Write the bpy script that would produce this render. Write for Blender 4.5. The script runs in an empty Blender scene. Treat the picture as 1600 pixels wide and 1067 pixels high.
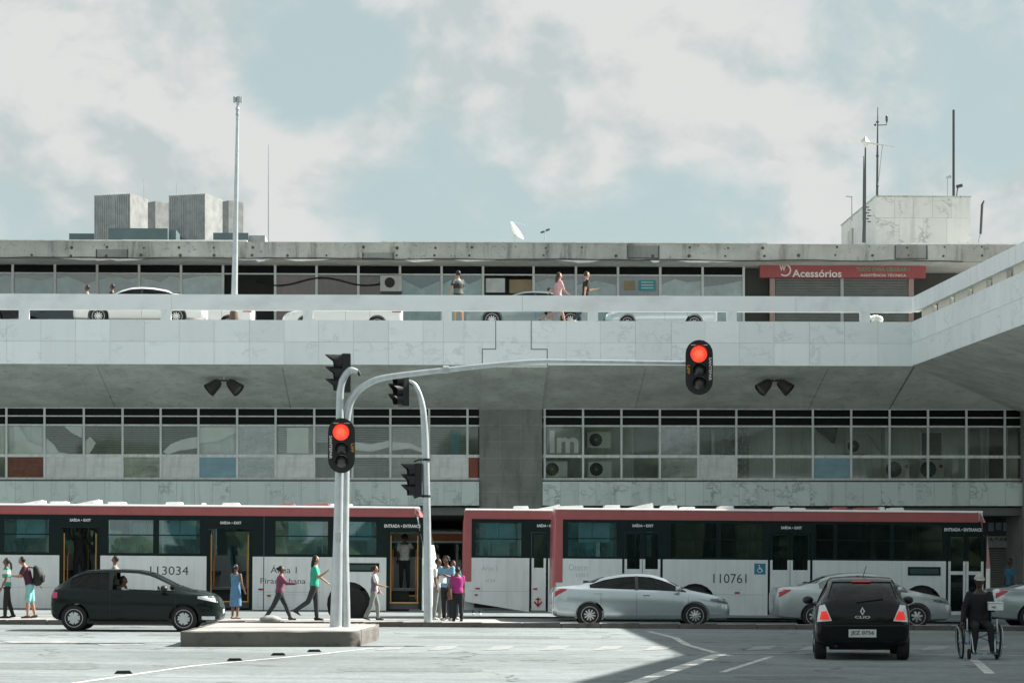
import bpy, bmesh, math, random
import numpy as np
from mathutils import Vector, Matrix
random.seed(11)
R = math.radians
sc = bpy.context.scene
COL = sc.collection

# ------------------------------------------------------------------ camera
F, HZ, EYE, YAW = 3600.0, 881.0, 1.6, R(1.7)      # focal length and horizon row for a 1600 px wide frame
cd = bpy.data.cameras.new('camera')
cam = bpy.data.objects.new('camera', cd); COL.objects.link(cam)
cd.sensor_fit = 'HORIZONTAL'; cd.sensor_width = 36.0; cd.lens = 36.0*F/1600.0
cd.shift_y = (HZ-533.5)/1600.0
cd.clip_start = 0.5; cd.clip_end = 6000
cam.location = (0, 0, EYE); cam.rotation_euler = (R(90), 0, -YAW)
sc.camera = cam
FW = Vector((math.sin(YAW), math.cos(YAW), 0)); RT = Vector((math.cos(YAW), -math.sin(YAW), 0))

def depth(px, Y):
    d = FW + RT*((px-800)/F)
    return Y/d.y
def at(px, py, Y):
    """point where the sight line through a photo pixel meets the vertical plane y = Y"""
    d = FW + RT*((px-800)/F); t = Y/d.y
    return Vector((d.x*t, Y, EYE+(HZ-py)/F*t))
def onground(px, py, dz=0.0):
    """point where a sight line meets the (slightly cross-sloping) street"""
    a = (px-800)/F; d = FW + RT*a
    k = (HZ-py)/F                                   # slope of the ray
    # EYE + k t = G*d.x*t + dz
    t = (EYE-dz)/(GS*d.x - k)
    return Vector((d.x*t, d.y*t, EYE+k*t))
GS = -0.007                                         # the street falls 0.7 % towards the right
def g(x): return GS*x

# ------------------------------------------------------------------ light
SUN = Vector((1.123, 0.45, 1.0)).normalized()
sl = bpy.data.lights.new('sun', 'SUN'); so = bpy.data.objects.new('sun', sl); COL.objects.link(so)
sl.energy = 4.7; sl.angle = R(0.6); sl.color = (1.0, 0.945, 0.87)
so.rotation_euler = SUN.to_track_quat('Z', 'Y').to_euler(); so.location = (40, 40, 60)

W = bpy.data.worlds.new('World'); sc.world = W; W.use_nodes = True
def world():
    nt = W.node_tree; nt.nodes.clear(); N = nt.nodes.new; L = nt.links.new
    out = N('ShaderNodeOutputWorld'); bg = N('ShaderNodeBackground'); bg.inputs[1].default_value = 0.1
    L(bg.outputs[0], out.inputs[0])
    sky = N('ShaderNodeTexSky'); sky.sky_type = 'NISHITA'; sky.sun_disc = False
    sky.sun_elevation = math.asin(SUN.z); sky.sun_rotation = math.atan2(SUN.x, SUN.y)
    sky.air_density = 1.0; sky.dust_density = 2.0; sky.ozone_density = 1.2; sky.altitude = 1000
    tc = N('ShaderNodeTexCoord')
    def math_(op, a, b=None, clamp=False):
        m = N('ShaderNodeMath'); m.operation = op; m.use_clamp = clamp
        for i, v in enumerate((a, b)):
            if v is None: continue
            if isinstance(v, (int, float)): m.inputs[i].default_value = v
            else: L(v, m.inputs[i])
        return m.outputs[0]
    def noise(scale, detail, rough, vec, dist=0.0):
        n = N('ShaderNodeTexNoise'); n.inputs['Scale'].default_value = scale
        n.inputs['Detail'].default_value = detail; n.inputs['Roughness'].default_value = rough
        n.inputs['Distortion'].default_value = dist
        L(vec, n.inputs['Vector']); return n
    mp = N('ShaderNodeMapping'); mp.inputs['Scale'].default_value = (1, 1, 1.35); mp.inputs['Location'].default_value = (3.1, 1.7, 0.4)
    L(tc.outputs['Generated'], mp.inputs[0])
    # billow the lookup
    w = noise(9, 3, .5, mp.outputs[0])
    vs = N('ShaderNodeVectorMath'); vs.operation = 'SUBTRACT'; vs.inputs[1].default_value = (.5, .5, .5); L(w.outputs['Color'], vs.inputs[0])
    vk = N('ShaderNodeVectorMath'); vk.operation = 'SCALE'; vk.inputs['Scale'].default_value = .05; L(vs.outputs[0], vk.inputs[0])
    va = N('ShaderNodeVectorMath'); va.operation = 'ADD'; L(mp.outputs[0], va.inputs[0]); L(vk.outputs[0], va.inputs[1])
    n1 = noise(9, 9, .53, va.outputs[0]).outputs['Fac']
    dens = n1
    # openings and banks in this afternoon's cloud cover, each at its own direction in the sky
    def bump(px, py, rpx, amp, dens):
        d = (FW + RT*((px-800)/F) + Vector((0, 0, (HZ-py)/F))).normalized()
        dd = N('ShaderNodeVectorMath'); dd.operation = 'DISTANCE'; L(va2, dd.inputs[0]); dd.inputs[1].default_value = d
        mr = N('ShaderNodeMapRange'); mr.interpolation_type = 'SMOOTHSTEP'
        mr.inputs[1].default_value = 0; mr.inputs[2].default_value = rpx/F; mr.inputs[3].default_value = amp*.68; mr.inputs[4].default_value = 0
        L(dd.outputs['Value'], mr.inputs[0])
        return math_('ADD', dens, mr.outputs[0])
    v2 = N('ShaderNodeVectorMath'); v2.operation = 'SCALE'; v2.inputs['Scale'].default_value = .06; L(vs.outputs[0], v2.inputs[0])
    v3 = N('ShaderNodeVectorMath'); v3.operation = 'ADD'; L(tc.outputs['Generated'], v3.inputs[0]); L(v2.outputs[0], v3.inputs[1]); va2 = v3.outputs[0]
    for b in SKY_BUMPS: dens = bump(*b, dens)
    mask = N('ShaderNodeMapRange'); mask.interpolation_type = 'SMOOTHSTEP'
    mask.inputs[1].default_value = .375; mask.inputs[2].default_value = .55; L(dens, mask.inputs[0])
    # cloud tone: grey bellies and bright tops
    n2 = noise(14, 8, .55, va.outputs[0]).outputs['Fac']
    vo = N('ShaderNodeVectorMath'); vo.operation = 'ADD'; L(va.outputs[0], vo.inputs[0]); vo.inputs[1].default_value = SUN*.016
    n3 = noise(9, 9, .53, vo.outputs[0]).outputs['Fac']                       # thinner cloud towards the sun = lit edge
    rel = math_('MULTIPLY_ADD', math_('SUBTRACT', n1, n3), 4.5); rel.node.inputs[2].default_value = .5
    mixn = math_('ADD', math_('MULTIPLY', rel, .65), math_('MULTIPLY', n2, .35))
    tone = N('ShaderNodeMapRange'); tone.inputs[1].default_value = .34; tone.inputs[2].default_value = .62
    L(mixn, tone.inputs[0])
    cr = N('ShaderNodeMix'); cr.data_type = 'RGBA'; cr.inputs[6].default_value = (1.92, 2.16, 2.17, 1); cr.inputs[7].default_value = (2.60, 2.64, 2.61, 1)
    L(tone.outputs[0], cr.inputs[0])
    # tint the clear sky towards the photograph's teal
    tint = N('ShaderNodeMix'); tint.data_type = 'RGBA'; tint.blend_type = 'MULTIPLY'; tint.inputs[0].default_value = 1
    L(sky.outputs[0], tint.inputs[6]); tint.inputs[7].default_value = (.60, .70, .60, 1)
    thin = N('ShaderNodeMix'); thin.data_type = 'RGBA'; thin.inputs[0].default_value = .88
    L(tint.outputs[2], thin.inputs[6]); thin.inputs[7].default_value = (1.74, 2.08, 2.08, 1)
    mx = N('ShaderNodeMix'); mx.data_type = 'RGBA'
    L(mask.outputs[0], mx.inputs[0]); L(thin.outputs[2], mx.inputs[6]); L(cr.outputs[2], mx.inputs[7])
    L(mx.outputs[2], bg.inputs[0])
SKY_BUMPS = [(470, 95, 150, -.20), (560, 140, 130, -.08), (690, 235, 130, -.13), (830, 300, 130, -.16), (1000, 300, 170, -.18),
             (1180, 330, 120, -.10), (1560, 190, 120, -.22), (1490, 60, 90, -.06), (560, 330, 100, -.06), (870, 70, 90, -.06),
             (170, 120, 260, .14), (660, 60, 130, .10), (1000, 170, 190, .14), (1250, 190, 180, .16), (600, 220, 90, .10), (330, 240, 150, .14), (1400, 280, 120, .1), (60, 30, 200, .16), (290, 40, 130, .14), (150, 250, 170, .12), (1380, 70, 170, .14), (1560, 330, 110, .1)]
world()
sc.view_settings.view_transform = 'Standard'; sc.view_settings.look = 'None'
sc.view_settings.exposure = 1.5; sc.view_settings.gamma = 1.0; sc.view_settings.use_curve_mapping = False
sc.render.resolution_x = 1024; sc.render.resolution_y = 682
sc.render.engine = 'CYCLES'
sc.cycles.max_bounces = 8; sc.cycles.transparent_max_bounces = 16

# ------------------------------------------------------------------ materials
M = {}
class NT:
    def __init__(s, name):
        s.m = bpy.data.materials.new(name); s.m.use_nodes = True; s.t = s.m.node_tree
        s.b = s.t.nodes['Principled BSDF']; s.out = s.t.nodes['Material Output']; M[name] = s.m
        s.tc = s.n('ShaderNodeTexCoord')
    def n(s, k): return s.t.nodes.new(k)
    def l(s, a, b): s.t.links.new(a, b)
    def noise(s, scale, detail=4, rough=.55, stretch=(1, 1, 1), vec=None, dist=0):
        mp = s.n('ShaderNodeMapping'); mp.inputs['Scale'].default_value = stretch
        s.l(vec or s.tc.outputs['Object'], mp.inputs[0])
        n = s.n('ShaderNodeTexNoise'); n.inputs['Scale'].default_value = scale; n.inputs['Detail'].default_value = detail
        n.inputs['Roughness'].default_value = rough; n.inputs['Distortion'].default_value = dist
        s.l(mp.outputs[0], n.inputs['Vector']); return n.outputs['Fac']
    def rng(s, v, a, b, c, d, smooth=False):
        m = s.n('ShaderNodeMapRange'); m.inputs[1].default_value = a; m.inputs[2].default_value = b
        m.inputs[3].default_value = c; m.inputs[4].default_value = d
        if smooth: m.interpolation_type = 'SMOOTHSTEP'
        s.l(v, m.inputs[0]); return m.outputs[0]
    def mix(s, fac, a, b, mode='MIX'):
        m = s.n('ShaderNodeMix'); m.data_type = 'RGBA'; m.blend_type = mode
        for i, v in ((0, fac), (6, a), (7, b)):
            if isinstance(v, (int, float)): m.inputs[i].default_value = v
            elif isinstance(v, tuple): m.inputs[i].default_value = (*v[:3], 1)
            else: s.l(v, m.inputs[i])
        return m.outputs[2]
    def scale(s, col, f):
        m = s.n('ShaderNodeVectorMath'); m.operation = 'SCALE'
        if isinstance(col, tuple): m.inputs[0].default_value = col[:3]
        else: s.l(col, m.inputs[0])
        s.l(f, m.inputs['Scale']); return m.outputs[0]
    def bump(s, h, strength, dist=.01):
        b = s.n('ShaderNodeBump'); b.inputs['Strength'].default_value = strength; b.inputs['Distance'].default_value = dist
        s.l(h, b.inputs['Height']); s.l(b.outputs[0], s.b.inputs['Normal'])
    def world(s):
        gn = s.n('ShaderNodeNewGeometry'); return gn.outputs['Position']

def mat(name, col, rough=.6, metal=0., var=.10, vs=2.5, bump=0., bs=60., spec=.4, coat=0., streak=0., rnd=0., emit=None):
    t = NT(name); b = t.b
    c = col
    f = t.rng(t.noise(vs, 5), .3, .7, 1-var, 1+var); c = t.scale(c, f)
    if rnd:
        oi = t.n('ShaderNodeObjectInfo'); c = t.scale(c, t.rng(oi.outputs['Random'], 0, 1, 1-rnd, 1+rnd))
    if streak:
        k = t.rng(t.noise(3.0, 5, .6, (2.2, 2.2, .22)), .42, .72, 0, streak, True)
        c = t.mix(k, c, tuple(v*.35 for v in col))
    t.l(c, b.inputs['Base Color'])
    b.inputs['Roughness'].default_value = rough; b.inputs['Metallic'].default_value = metal
    b.inputs['Specular IOR Level'].default_value = spec
    if coat: b.inputs['Coat Weight'].default_value = coat; b.inputs['Coat Roughness'].default_value = .05
    if bump: t.bump(t.noise(bs, 3), bump, .01)
    if emit: b.inputs['Emission Color'].default_value = (*emit[:3], 1); b.inputs['Emission Strength'].default_value = emit[3]
    return t.m

def glass(name, tint, refl=.12, rough=.02, base=None, opaque=0., gcol=.92):
    t = NT(name); t.t.nodes.remove(t.b)
    tr = t.n('ShaderNodeBsdfTransparent'); tr.inputs[0].default_value = (*tint, 1)
    gl = t.n('ShaderNodeBsdfGlossy'); gl.inputs['Roughness'].default_value = rough; gl.inputs[0].default_value = (gcol*.97, gcol, gcol, 1)
    fr = t.n('ShaderNodeFresnel'); fr.inputs[0].default_value = 1.5
    ad = t.n('ShaderNodeMath'); ad.operation = 'ADD'; ad.use_clamp = True; ad.inputs[1].default_value = refl; t.l(fr.outputs[0], ad.inputs[0])
    sh = tr.outputs[0]
    if base:
        df = t.n('ShaderNodeBsdfDiffuse'); df.inputs[0].default_value = (*base, 1)
        m0 = t.n('ShaderNodeMixShader')
        dust = t.rng(t.noise(3, 5), .35, .75, opaque*.5, opaque*1.4); t.l(dust, m0.inputs[0])
        t.l(sh, m0.inputs[1]); t.l(df.outputs[0], m0.inputs[2]); sh = m0.outputs[0]
    mx = t.n('ShaderNodeMixShader'); t.l(ad.outputs[0], mx.inputs[0]); t.l(sh, mx.inputs[1]); t.l(gl.outputs[0], mx.inputs[2])
    t.l(mx.outputs[0], t.out.inputs[0]); return t.m

def marble(name, base, vein, wear=.25, vamt=.5):
    t = NT(name); P = t.world()
    oi = t.n('ShaderNodeObjectInfo')
    jit = t.n('ShaderNodeVectorMath'); jit.operation = 'SCALE'; jit.inputs[0].default_value = (17, 5, 23); t.l(oi.outputs['Random'], jit.inputs['Scale'])
    vec = t.n('ShaderNodeVectorMath'); vec.operation = 'ADD'; t.l(P, vec.inputs[0]); t.l(jit.outputs[0], vec.inputs[1]); v = vec.outputs[0]
    a = t.noise(1.1, 7, .62, (1, 1, 1.6), v, .35)
    ab = t.n('ShaderNodeMath'); ab.operation = 'SUBTRACT'; ab.inputs[1].default_value = .5; t.l(a, ab.inputs[0])
    aa = t.n('ShaderNodeMath'); aa.operation = 'ABSOLUTE'; t.l(ab.outputs[0], aa.inputs[0])
    ve = t.rng(aa.outputs[0], 0, .035, vamt, 0, True)
    patch = t.rng(t.noise(.8, 3, .5, (1, 1, 1), v), .45, .65, 0, 1, True)
    m = t.n('ShaderNodeMath'); m.operation = 'MULTIPLY'; t.l(ve, m.inputs[0]); t.l(patch, m.inputs[1])
    c = t.mix(m.outputs[0], base, vein)
    c = t.scale(c, t.rng(oi.outputs['Random'], 0, 1, .93, 1.05))
    dirt = t.rng(t.noise(1.1, 6, .6, (3, 3, .35), P), .5, .8, 0, wear, True)
    c = t.mix(dirt, c, tuple(x*.5 for x in base))
    t.l(c, t.b.inputs['Base Color']); t.b.inputs['Roughness'].default_value = .42; t.b.inputs['Specular IOR Level'].default_value = .35
    t.bump(t.noise(12, 4, .6, (1, 1, 1), P), .08, .01); return t.m

def concrete(name, base, dark, stain=.6, spots=.5, rough=.85, sz=.25):
    t = NT(name); P = t.world()
    c = t.mix(t.rng(t.noise(.7, 6, .6, (1, 1, 1), P), .35, .65, 0, 1), tuple(x*.82 for x in base), tuple(x*1.12 for x in base))
    st = t.rng(t.noise(1.4, 7, .65, (1.6, 1.6, sz), P), .48, .78, 0, stain, True)
    c = t.mix(st, c, dark)
    sp = t.rng(t.noise(5, 6, .7, (1, 1, 1), P), .56, .70, 0, spots, True)
    c = t.mix(sp, c, tuple(x*.8 for x in dark))
    t.l(c, t.b.inputs['Base Color']); t.b.inputs['Roughness'].default_value = rough; t.b.inputs['Specular IOR Level'].default_value = .2
    t.bump(t.noise(9, 7, .7, (1, 1, 1), P), .35, .02); return t.m

def asphalt():
    t = NT('asphalt'); P = t.world()
    big = t.rng(t.noise(.09, 5, .55, (1, 1.6, 1), P), .35, .65, .80, 1.14)
    pat = t.rng(t.noise(.5, 6, .65, (.35, 1, 1), P), .3, .7, .86, 1.12)
    fine = t.rng(t.noise(11, 7, .85, (1, 1.5, 1), P), .3, .7, .58, 1.42)
    mid = t.rng(t.noise(2.2, 6, .7, (1, 1, 1), P), .3, .7, .84, 1.16)
    c = (.190, .219, .225)
    for f in (big, pat, fine, mid): c = t.scale(c, f)
    tr = t.rng(t.noise(.35, 4, .5, (.12, 2.2, 1), P), .50, .72, 0, .42, True)
    c = t.mix(tr, c, (.095, .105, .107))
    oil = t.rng(t.noise(.8, 6, .7, (1, 1, 1), P), .56, .70, 0, .60, True)
    c = t.mix(oil, c, (.07, .075, .076))
    # tarred cracks
    vor = t.n('ShaderNodeTexVoronoi'); vor.feature = 'DISTANCE_TO_EDGE'; vor.inputs['Scale'].default_value = .16
    wv = t.n('ShaderNodeTexNoise'); wv.inputs['Scale'].default_value = .8; wv.inputs['Detail'].default_value = 6; t.l(P, wv.inputs['Vector'])
    ws = t.n('ShaderNodeVectorMath'); ws.operation = 'SCALE'; ws.inputs['Scale'].default_value = 2.2; t.l(wv.outputs['Color'], ws.inputs[0])
    wa = t.n('ShaderNodeVectorMath'); wa.operation = 'ADD'; t.l(P, wa.inputs[0]); t.l(ws.outputs[0], wa.inputs[1]); t.l(wa.outputs[0], vor.inputs['Vector'])
    cr = t.rng(vor.outputs['Distance'], .002, .010, .8, 0, True)
    gate = t.rng(t.noise(.12, 3, .5, (1, 1, 1), P), .38, .52, 0, 1, True)
    mm = t.n('ShaderNodeMath'); mm.operation = 'MULTIPLY'; t.l(cr, mm.inputs[0]); t.l(gate, mm.inputs[1])
    c = t.mix(mm.outputs[0], c, (.05, .052, .052))
    t.l(c, t.b.inputs['Base Color']); t.b.inputs['Roughness'].default_value = .8; t.b.inputs['Specular IOR Level'].default_value = .28
    t.bump(t.noise(45, 4, .7, (1, 1, 1), P), .5, .01); return t.m

def roadpaint():
    t = NT('road_paint'); P = t.world(); t.tc
    w = t.rng(t.noise(3.5, 7, .75, (1, 1, 1), P), .36, .60, 0, 1, True)
    c = t.mix(w, (.26, .262, .255), (.62, .63, .61))
    t.l(c, t.b.inputs['Base Color']); t.b.inputs['Roughness'].default_value = .7; return t.m
asphalt(); roadpaint()
mat('road_paint_worn', (.25, .265, .262), .75, var=.25, vs=4)
marble('marble_white', (.82, .88, .89), (.52, .58, .60), .12, .5)
marble('marble_sill', (.68, .78, .755), (.27, .31, .31), .5, .8)
marble('marble_tower', (.58, .59, .585), (.30, .32, .32), .45, .9)
concrete('concrete_beam', (.44, .46, .43), (.09, .095, .085), .9, .85)
concrete('concrete_soffit', (.66, .69, .64), (.30, .31, .28), .5, .5)
concrete('concrete_column', (.27, .285, .265), (.10, .10, .095), .7, .4)
concrete('concrete_kerb', (.135, .13, .118), (.05, .05, .045), .7, .6, sz=2.5)
concrete('concrete_kerb_pale', (.50, .505, .49), (.28, .28, .27), .35, .5)
concrete('pavement_concrete', (.32, .32, .31), (.25, .25, .24), .35, .5)
concrete('tower_concrete', (.37, .385, .38), (.30, .31, .305), .4, .1)
mat('white_render', (.84, .89, .90), .6, var=.03, vs=.6, streak=.22)
mat('white_paint', (.75, .77, .77), .45, var=.04, streak=.12)
mat('window_frame', (.78, .82, .81), .5, var=.08, streak=.3, rnd=.05)
mat('dark_void', (.02, .024, .022), .9)
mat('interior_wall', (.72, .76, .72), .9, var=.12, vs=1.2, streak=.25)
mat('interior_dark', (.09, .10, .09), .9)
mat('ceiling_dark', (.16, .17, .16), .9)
mat('floor_grey', (.25, .25, .24), .7)
mat('board_white', (.74, .78, .76), .6, var=.10, vs=3, rnd=.12, streak=.25)
mat('board_brown', (.17, .075, .05), .7, var=.25, vs=6)
mat('board_blue', (.24, .40, .47), .5, var=.15)
mat('board_teal', (.04, .20, .23), .5)
mat('board_red', (.26, .08, .05), .6)
mat('board_grey', (.36, .38, .36), .6, var=.2, vs=3, rnd=.15)
mat('blind', (.80, .83, .81), .6, var=.08, rnd=.12)
mat('blind_grey', (.26, .29, .27), .6, var=.1, rnd=.45)
mat('ac_white', (.58, .60, .57), .5, var=.06, streak=.2)
mat('ac_dark', (.03, .034, .034), .6)
mat('metal_grey', (.42, .46, .47), .42, metal=.35, var=.08, streak=.2)
mat('galvanised', (.52, .57, .59), .36, metal=.45, var=.10, vs=5, streak=.25)
mat('metal_dark', (.07, .08, .08), .5, metal=.3)
mat('black_plastic', (.012, .015, .015), .5, var=.15)
mat('rubber', (.018, .019, .019), .8, var=.2, vs=8)
mat('lamp_off', (.05, .052, .05), .25, spec=.6)
def signal_lens():
    t = NT('lamp_red'); ln = t.n('ShaderNodeVectorMath'); ln.operation = 'LENGTH'; t.l(t.tc.outputs['Object'], ln.inputs[0])
    vo = t.n('ShaderNodeTexVoronoi'); vo.inputs['Scale'].default_value = 55; t.l(t.tc.outputs['Object'], vo.inputs['Vector'])
    c = t.mix(t.rng(ln.outputs['Value'], .03, .16, 0, 1, True), (1.0, .115, .045), (.85, .035, .02)); c = t.scale(c, t.rng(vo.outputs['Distance'], .1, .8, 1.15, .75))
    t.l(c, t.b.inputs['Emission Color']); t.b.inputs['Emission Strength'].default_value = .8; t.b.inputs['Base Color'].default_value = (.5, .02, .02, 1); t.b.inputs['Roughness'].default_value = .3
signal_lens()
mat('brown_metal', (.035, .032, .028), .6)
mat('post_cream', (.74, .71, .62), .6, var=.06)
mat('rust', (.10, .075, .06), .8)
mat('sign_red', (.38, .10, .105), .5, var=.06, streak=.12)
mat('sign_white', (.78, .79, .77), .5)
mat('sign_green', (.10, .42, .26), .5)
mat('shutter', (.20, .225, .215), .55, metal=.2, var=.1)
mat('shop_post', (.40, .30, .27), .7, var=.15)
mat('poster', (.33, .37, .47), .6, var=.12, vs=5)
mat('poster_teal', (.06, .34, .40), .6)
mat('poster_tan', (.35, .28, .18), .6)
glass('glass_shop', (.80, .86, .85), .10, .03, (.35, .40, .39), .06)
glass('glass_office', (.96, .98, .97), .02, .03, (.40, .43, .41), .03)
glass('glass_dusty', (.60, .66, .64), .16, .05, (.50, .54, .52), .5)
# ------------------------------------------------------------------ mesh helpers
class MB:
    """collects verts and faces (with a material slot per face) for ONE mesh"""
    def __init__(s): s.v = []; s.f = []; s.m = []
    def add(s, vs, fs, m=0):
        o = len(s.v); s.v += [tuple(v) for v in vs]; s.f += [tuple(i+o for i in f) for f in fs]; s.m += [m]*len(fs); return s
    def box(s, x0, x1, y0, y1, z0, z1, m=0):
        vs = [(x0,y0,z0),(x1,y0,z0),(x1,y1,z0),(x0,y1,z0),(x0,y0,z1),(x1,y0,z1),(x1,y1,z1),(x0,y1,z1)]
        return s.add(vs, [(0,3,2,1),(4,5,6,7),(0,1,5,4),(1,2,6,5),(2,3,7,6),(3,0,4,7)], m)
    def obox(s, c, ax, ay, az, m=0):
        """box from a centre and three half-axis vectors"""
        c = Vector(c); ax, ay, az = Vector(ax), Vector(ay), Vector(az); vs = []
        for k in (-1, 1):
            for i, j in ((-1,-1),(1,-1),(1,1),(-1,1)): vs.append(c+ax*i+ay*j+az*k)
        return s.add(vs, [(0,3,2,1),(4,5,6,7),(0,1,5,4),(1,2,6,5),(2,3,7,6),(3,0,4,7)], m)
    def quad(s, *p, m=0): return s.add(p, [tuple(range(len(p)))], m)
    def prism(s, poly, axis, a, b, m=0):
        """poly of 2-D points extruded along axis ('x': points are (y,z); 'y': (x,z); 'z': (x,y))"""
        def P(p, t): return {'x': (t, p[0], p[1]), 'y': (p[0], t, p[1]), 'z': (p[0], p[1], t)}[axis]
        n = len(poly); ar = sum(poly[i][0]*poly[(i+1) % n][1]-poly[(i+1) % n][0]*poly[i][1] for i in range(n))
        if (ar < 0) != (axis == 'y'): poly = poly[::-1]
        vs = [P(p, a) for p in poly]+[P(p, b) for p in poly]
        fs = [tuple(range(n))[::-1], tuple(range(n, 2*n))]+[(i, (i+1) % n, n+(i+1) % n, n+i) for i in range(n)]
        return s.add(vs, fs, m)
    def tube(s, path, rad, n=10, m=0, cap=True):
        path = [Vector(p) for p in path]
        if not isinstance(rad, (list, tuple)): rad = [rad]*len(path)
        vs = []; fs = []; up = None
        for i, p in enumerate(path):
            t = (path[min(i+1, len(path)-1)]-path[max(i-1, 0)])
            t = t.normalized() if t.length > 1e-9 else Vector((0, 0, 1))
            if up is None: up = Vector((0, 0, 1)) if abs(t.z) < .9 else Vector((1, 0, 0))
            a = t.cross(up).normalized(); b = a.cross(t).normalized(); up = b
            r = rad[i]; rx, ry = r if isinstance(r, tuple) else (r, r)
            for k in range(n):
                q = 2*math.pi*k/n; vs.append(p+a*math.cos(q)*rx+b*math.sin(q)*ry)
        for i in range(len(path)-1):
            for k in range(n):
                fs.append((i*n+k, (i+1)*n+k, (i+1)*n+(k+1) % n, i*n+(k+1) % n))
        if cap: fs.append(tuple(range(n))); fs.append(tuple((len(path)-1)*n+k for k in range(n))[::-1])
        return s.add(vs, fs, m)
    def lathe(s, prof, c, ax='y', n=24, m=0):
        """prof: (along axis, radius) pairs round an axis through c"""
        vs = []; fs = []
        for (t, r) in prof:
            for k in range(n):
                q = 2*math.pi*k/n; a, b = r*math.cos(q), r*math.sin(q)
                d = {'y': (a, t, b), 'x': (t, a, b), 'z': (a, b, t)}[ax]
                vs.append((c[0]+d[0], c[1]+d[1], c[2]+d[2]))
        for i in range(len(prof)-1):
            for k in range(n): fs.append((i*n+k, i*n+(k+1) % n, (i+1)*n+(k+1) % n, (i+1)*n+k))
        if prof[0][1] > 1e-6: fs.append(tuple(range(n))[::-1])
        if prof[-1][1] > 1e-6: fs.append(tuple((len(prof)-1)*n+k for k in range(n)))
        return s.add(vs, fs, m)
    def ball(s, c, r, n=12, k=8, m=0):
        if not isinstance(r, (tuple, list)): r = (r, r, r)
        vs = [(c[0], c[1], c[2]-r[2])]; fs = []
        for i in range(1, k):
            ph = math.pi*i/k-math.pi/2
            for j in range(n):
                q = 2*math.pi*j/n; vs.append((c[0]+r[0]*math.cos(ph)*math.cos(q), c[1]+r[1]*math.cos(ph)*math.sin(q), c[2]+r[2]*math.sin(ph)))
        vs.append((c[0], c[1], c[2]+r[2])); e = len(vs)-1
        for j in range(n): fs.append((0, 1+(j+1) % n, 1+j))
        for i in range(k-2):
            for j in range(n):
                a = 1+i*n; fs.append((a+j, a+(j+1) % n, a+n+(j+1) % n, a+n+j))
        for j in range(n): fs.append((e, 1+(k-2)*n+j, 1+(k-2)*n+(j+1) % n))
        return s.add(vs, fs, m)
    def holes(s, u0, u1, z0, z1, hl, y0, y1, m=0):
        """wall panel in the x-z plane between y0 and y1 with rectangular holes; only outer faces"""
        us = sorted({u0, u1, *[min(max(h[i], u0), u1) for h in hl for i in (0, 1)]})
        zs = sorted({z0, z1, *[min(max(h[i], z0), z1) for h in hl for i in (2, 3)]})
        nu, nz = len(us)-1, len(zs)-1
        def full(i, j):
            if i < 0 or j < 0 or i >= nu or j >= nz: return False
            cu, cz = (us[i]+us[i+1])/2, (zs[j]+zs[j+1])/2
            return not any(h[0] < cu < h[1] and h[2] < cz < h[3] for h in hl)
        for i in range(nu):
            for j in range(nz):
                if not full(i, j): continue
                a, b, c, d = us[i], us[i+1], zs[j], zs[j+1]
                s.quad((a,y0,c),(b,y0,c),(b,y0,d),(a,y0,d), m=m); s.quad((a,y1,c),(a,y1,d),(b,y1,d),(b,y1,c), m=m)
                if not full(i-1, j): s.quad((a,y1,c),(a,y0,c),(a,y0,d),(a,y1,d), m=m)
                if not full(i+1, j): s.quad((b,y0,c),(b,y1,c),(b,y1,d),(b,y0,d), m=m)
                if not full(i, j-1): s.quad((a,y0,c),(a,y1,c),(b,y1,c),(b,y0,c), m=m)
                if not full(i, j+1): s.quad((a,y0,d),(b,y0,d),(b,y1,d),(a,y1,d), m=m)
        return s
    def mesh(s, name, mats, smooth=None, off=None):
        me = bpy.data.meshes.new(name)
        vs = s.v if off is None else [(a-off[0], b-off[1], c-off[2]) for a, b, c in s.v]
        me.from_pydata(vs, [], s.f)
        for mm in (mats if isinstance(mats, (list, tuple)) else [mats]): me.materials.append(M[mm] if isinstance(mm, str) else mm)
        me.polygons.foreach_set('material_index', s.m)
        if smooth is not None:
            me.polygons.foreach_set('use_smooth', [True]*len(me.polygons))
            me.set_sharp_from_angle(angle=R(smooth))
        me.update(); return me
    def build(s, name, mats, parent=None, smooth=None, bevel=0., world=False, loc=None):
        off = None
        if world and parent is not None: off = WLOC[parent.name]
        me = s.mesh(name, mats, smooth, off)
        if bevel:
            bm = bmesh.new(); bm.from_mesh(me); bmesh.ops.remove_doubles(bm, verts=bm.verts, dist=1e-5)
            es = [e for e in bm.edges if len(e.link_faces) == 2 and e.calc_face_angle(0) > R(30)]
            bmesh.ops.bevel(bm, geom=es, offset=bevel, segments=2, profile=.6, affect='EDGES', clamp_overlap=True)
            bm.to_mesh(me); bm.free()
            if smooth is not None:
                me.polygons.foreach_set('use_smooth', [True]*len(me.polygons)); me.set_sharp_from_angle(angle=R(smooth))
        return link(name, me, parent, loc)
WLOC = {}
def link(name, me, parent=None, loc=None):
    o = bpy.data.objects.new(name, me); COL.objects.link(o); o.parent = parent
    if loc is not None: o.location = loc
    WLOC[o.name] = WLOC.get(parent.name, (0, 0, 0)) if parent is not None else (0, 0, 0)
    return o
def tag(o, label=None, cat=None, group=None, kind=None):
    for k, v in (('label', label), ('category', cat), ('group', group), ('kind', kind)):
        if v: o[k] = v
    return o
def thing(name, label, cat, loc=(0, 0, 0), rz=0., group=None, rot=None):
    o = bpy.data.objects.new(name, None); COL.objects.link(o); o.empty_display_size = .2
    o.location = loc; o.rotation_euler = rot if rot else (0, 0, rz); WLOC[o.name] = tuple(loc)
    return tag(o, label, cat, group)
def struct(name, mb, mats, **k): return tag(mb.build(name, mats, None, **k), kind='structure')
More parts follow.
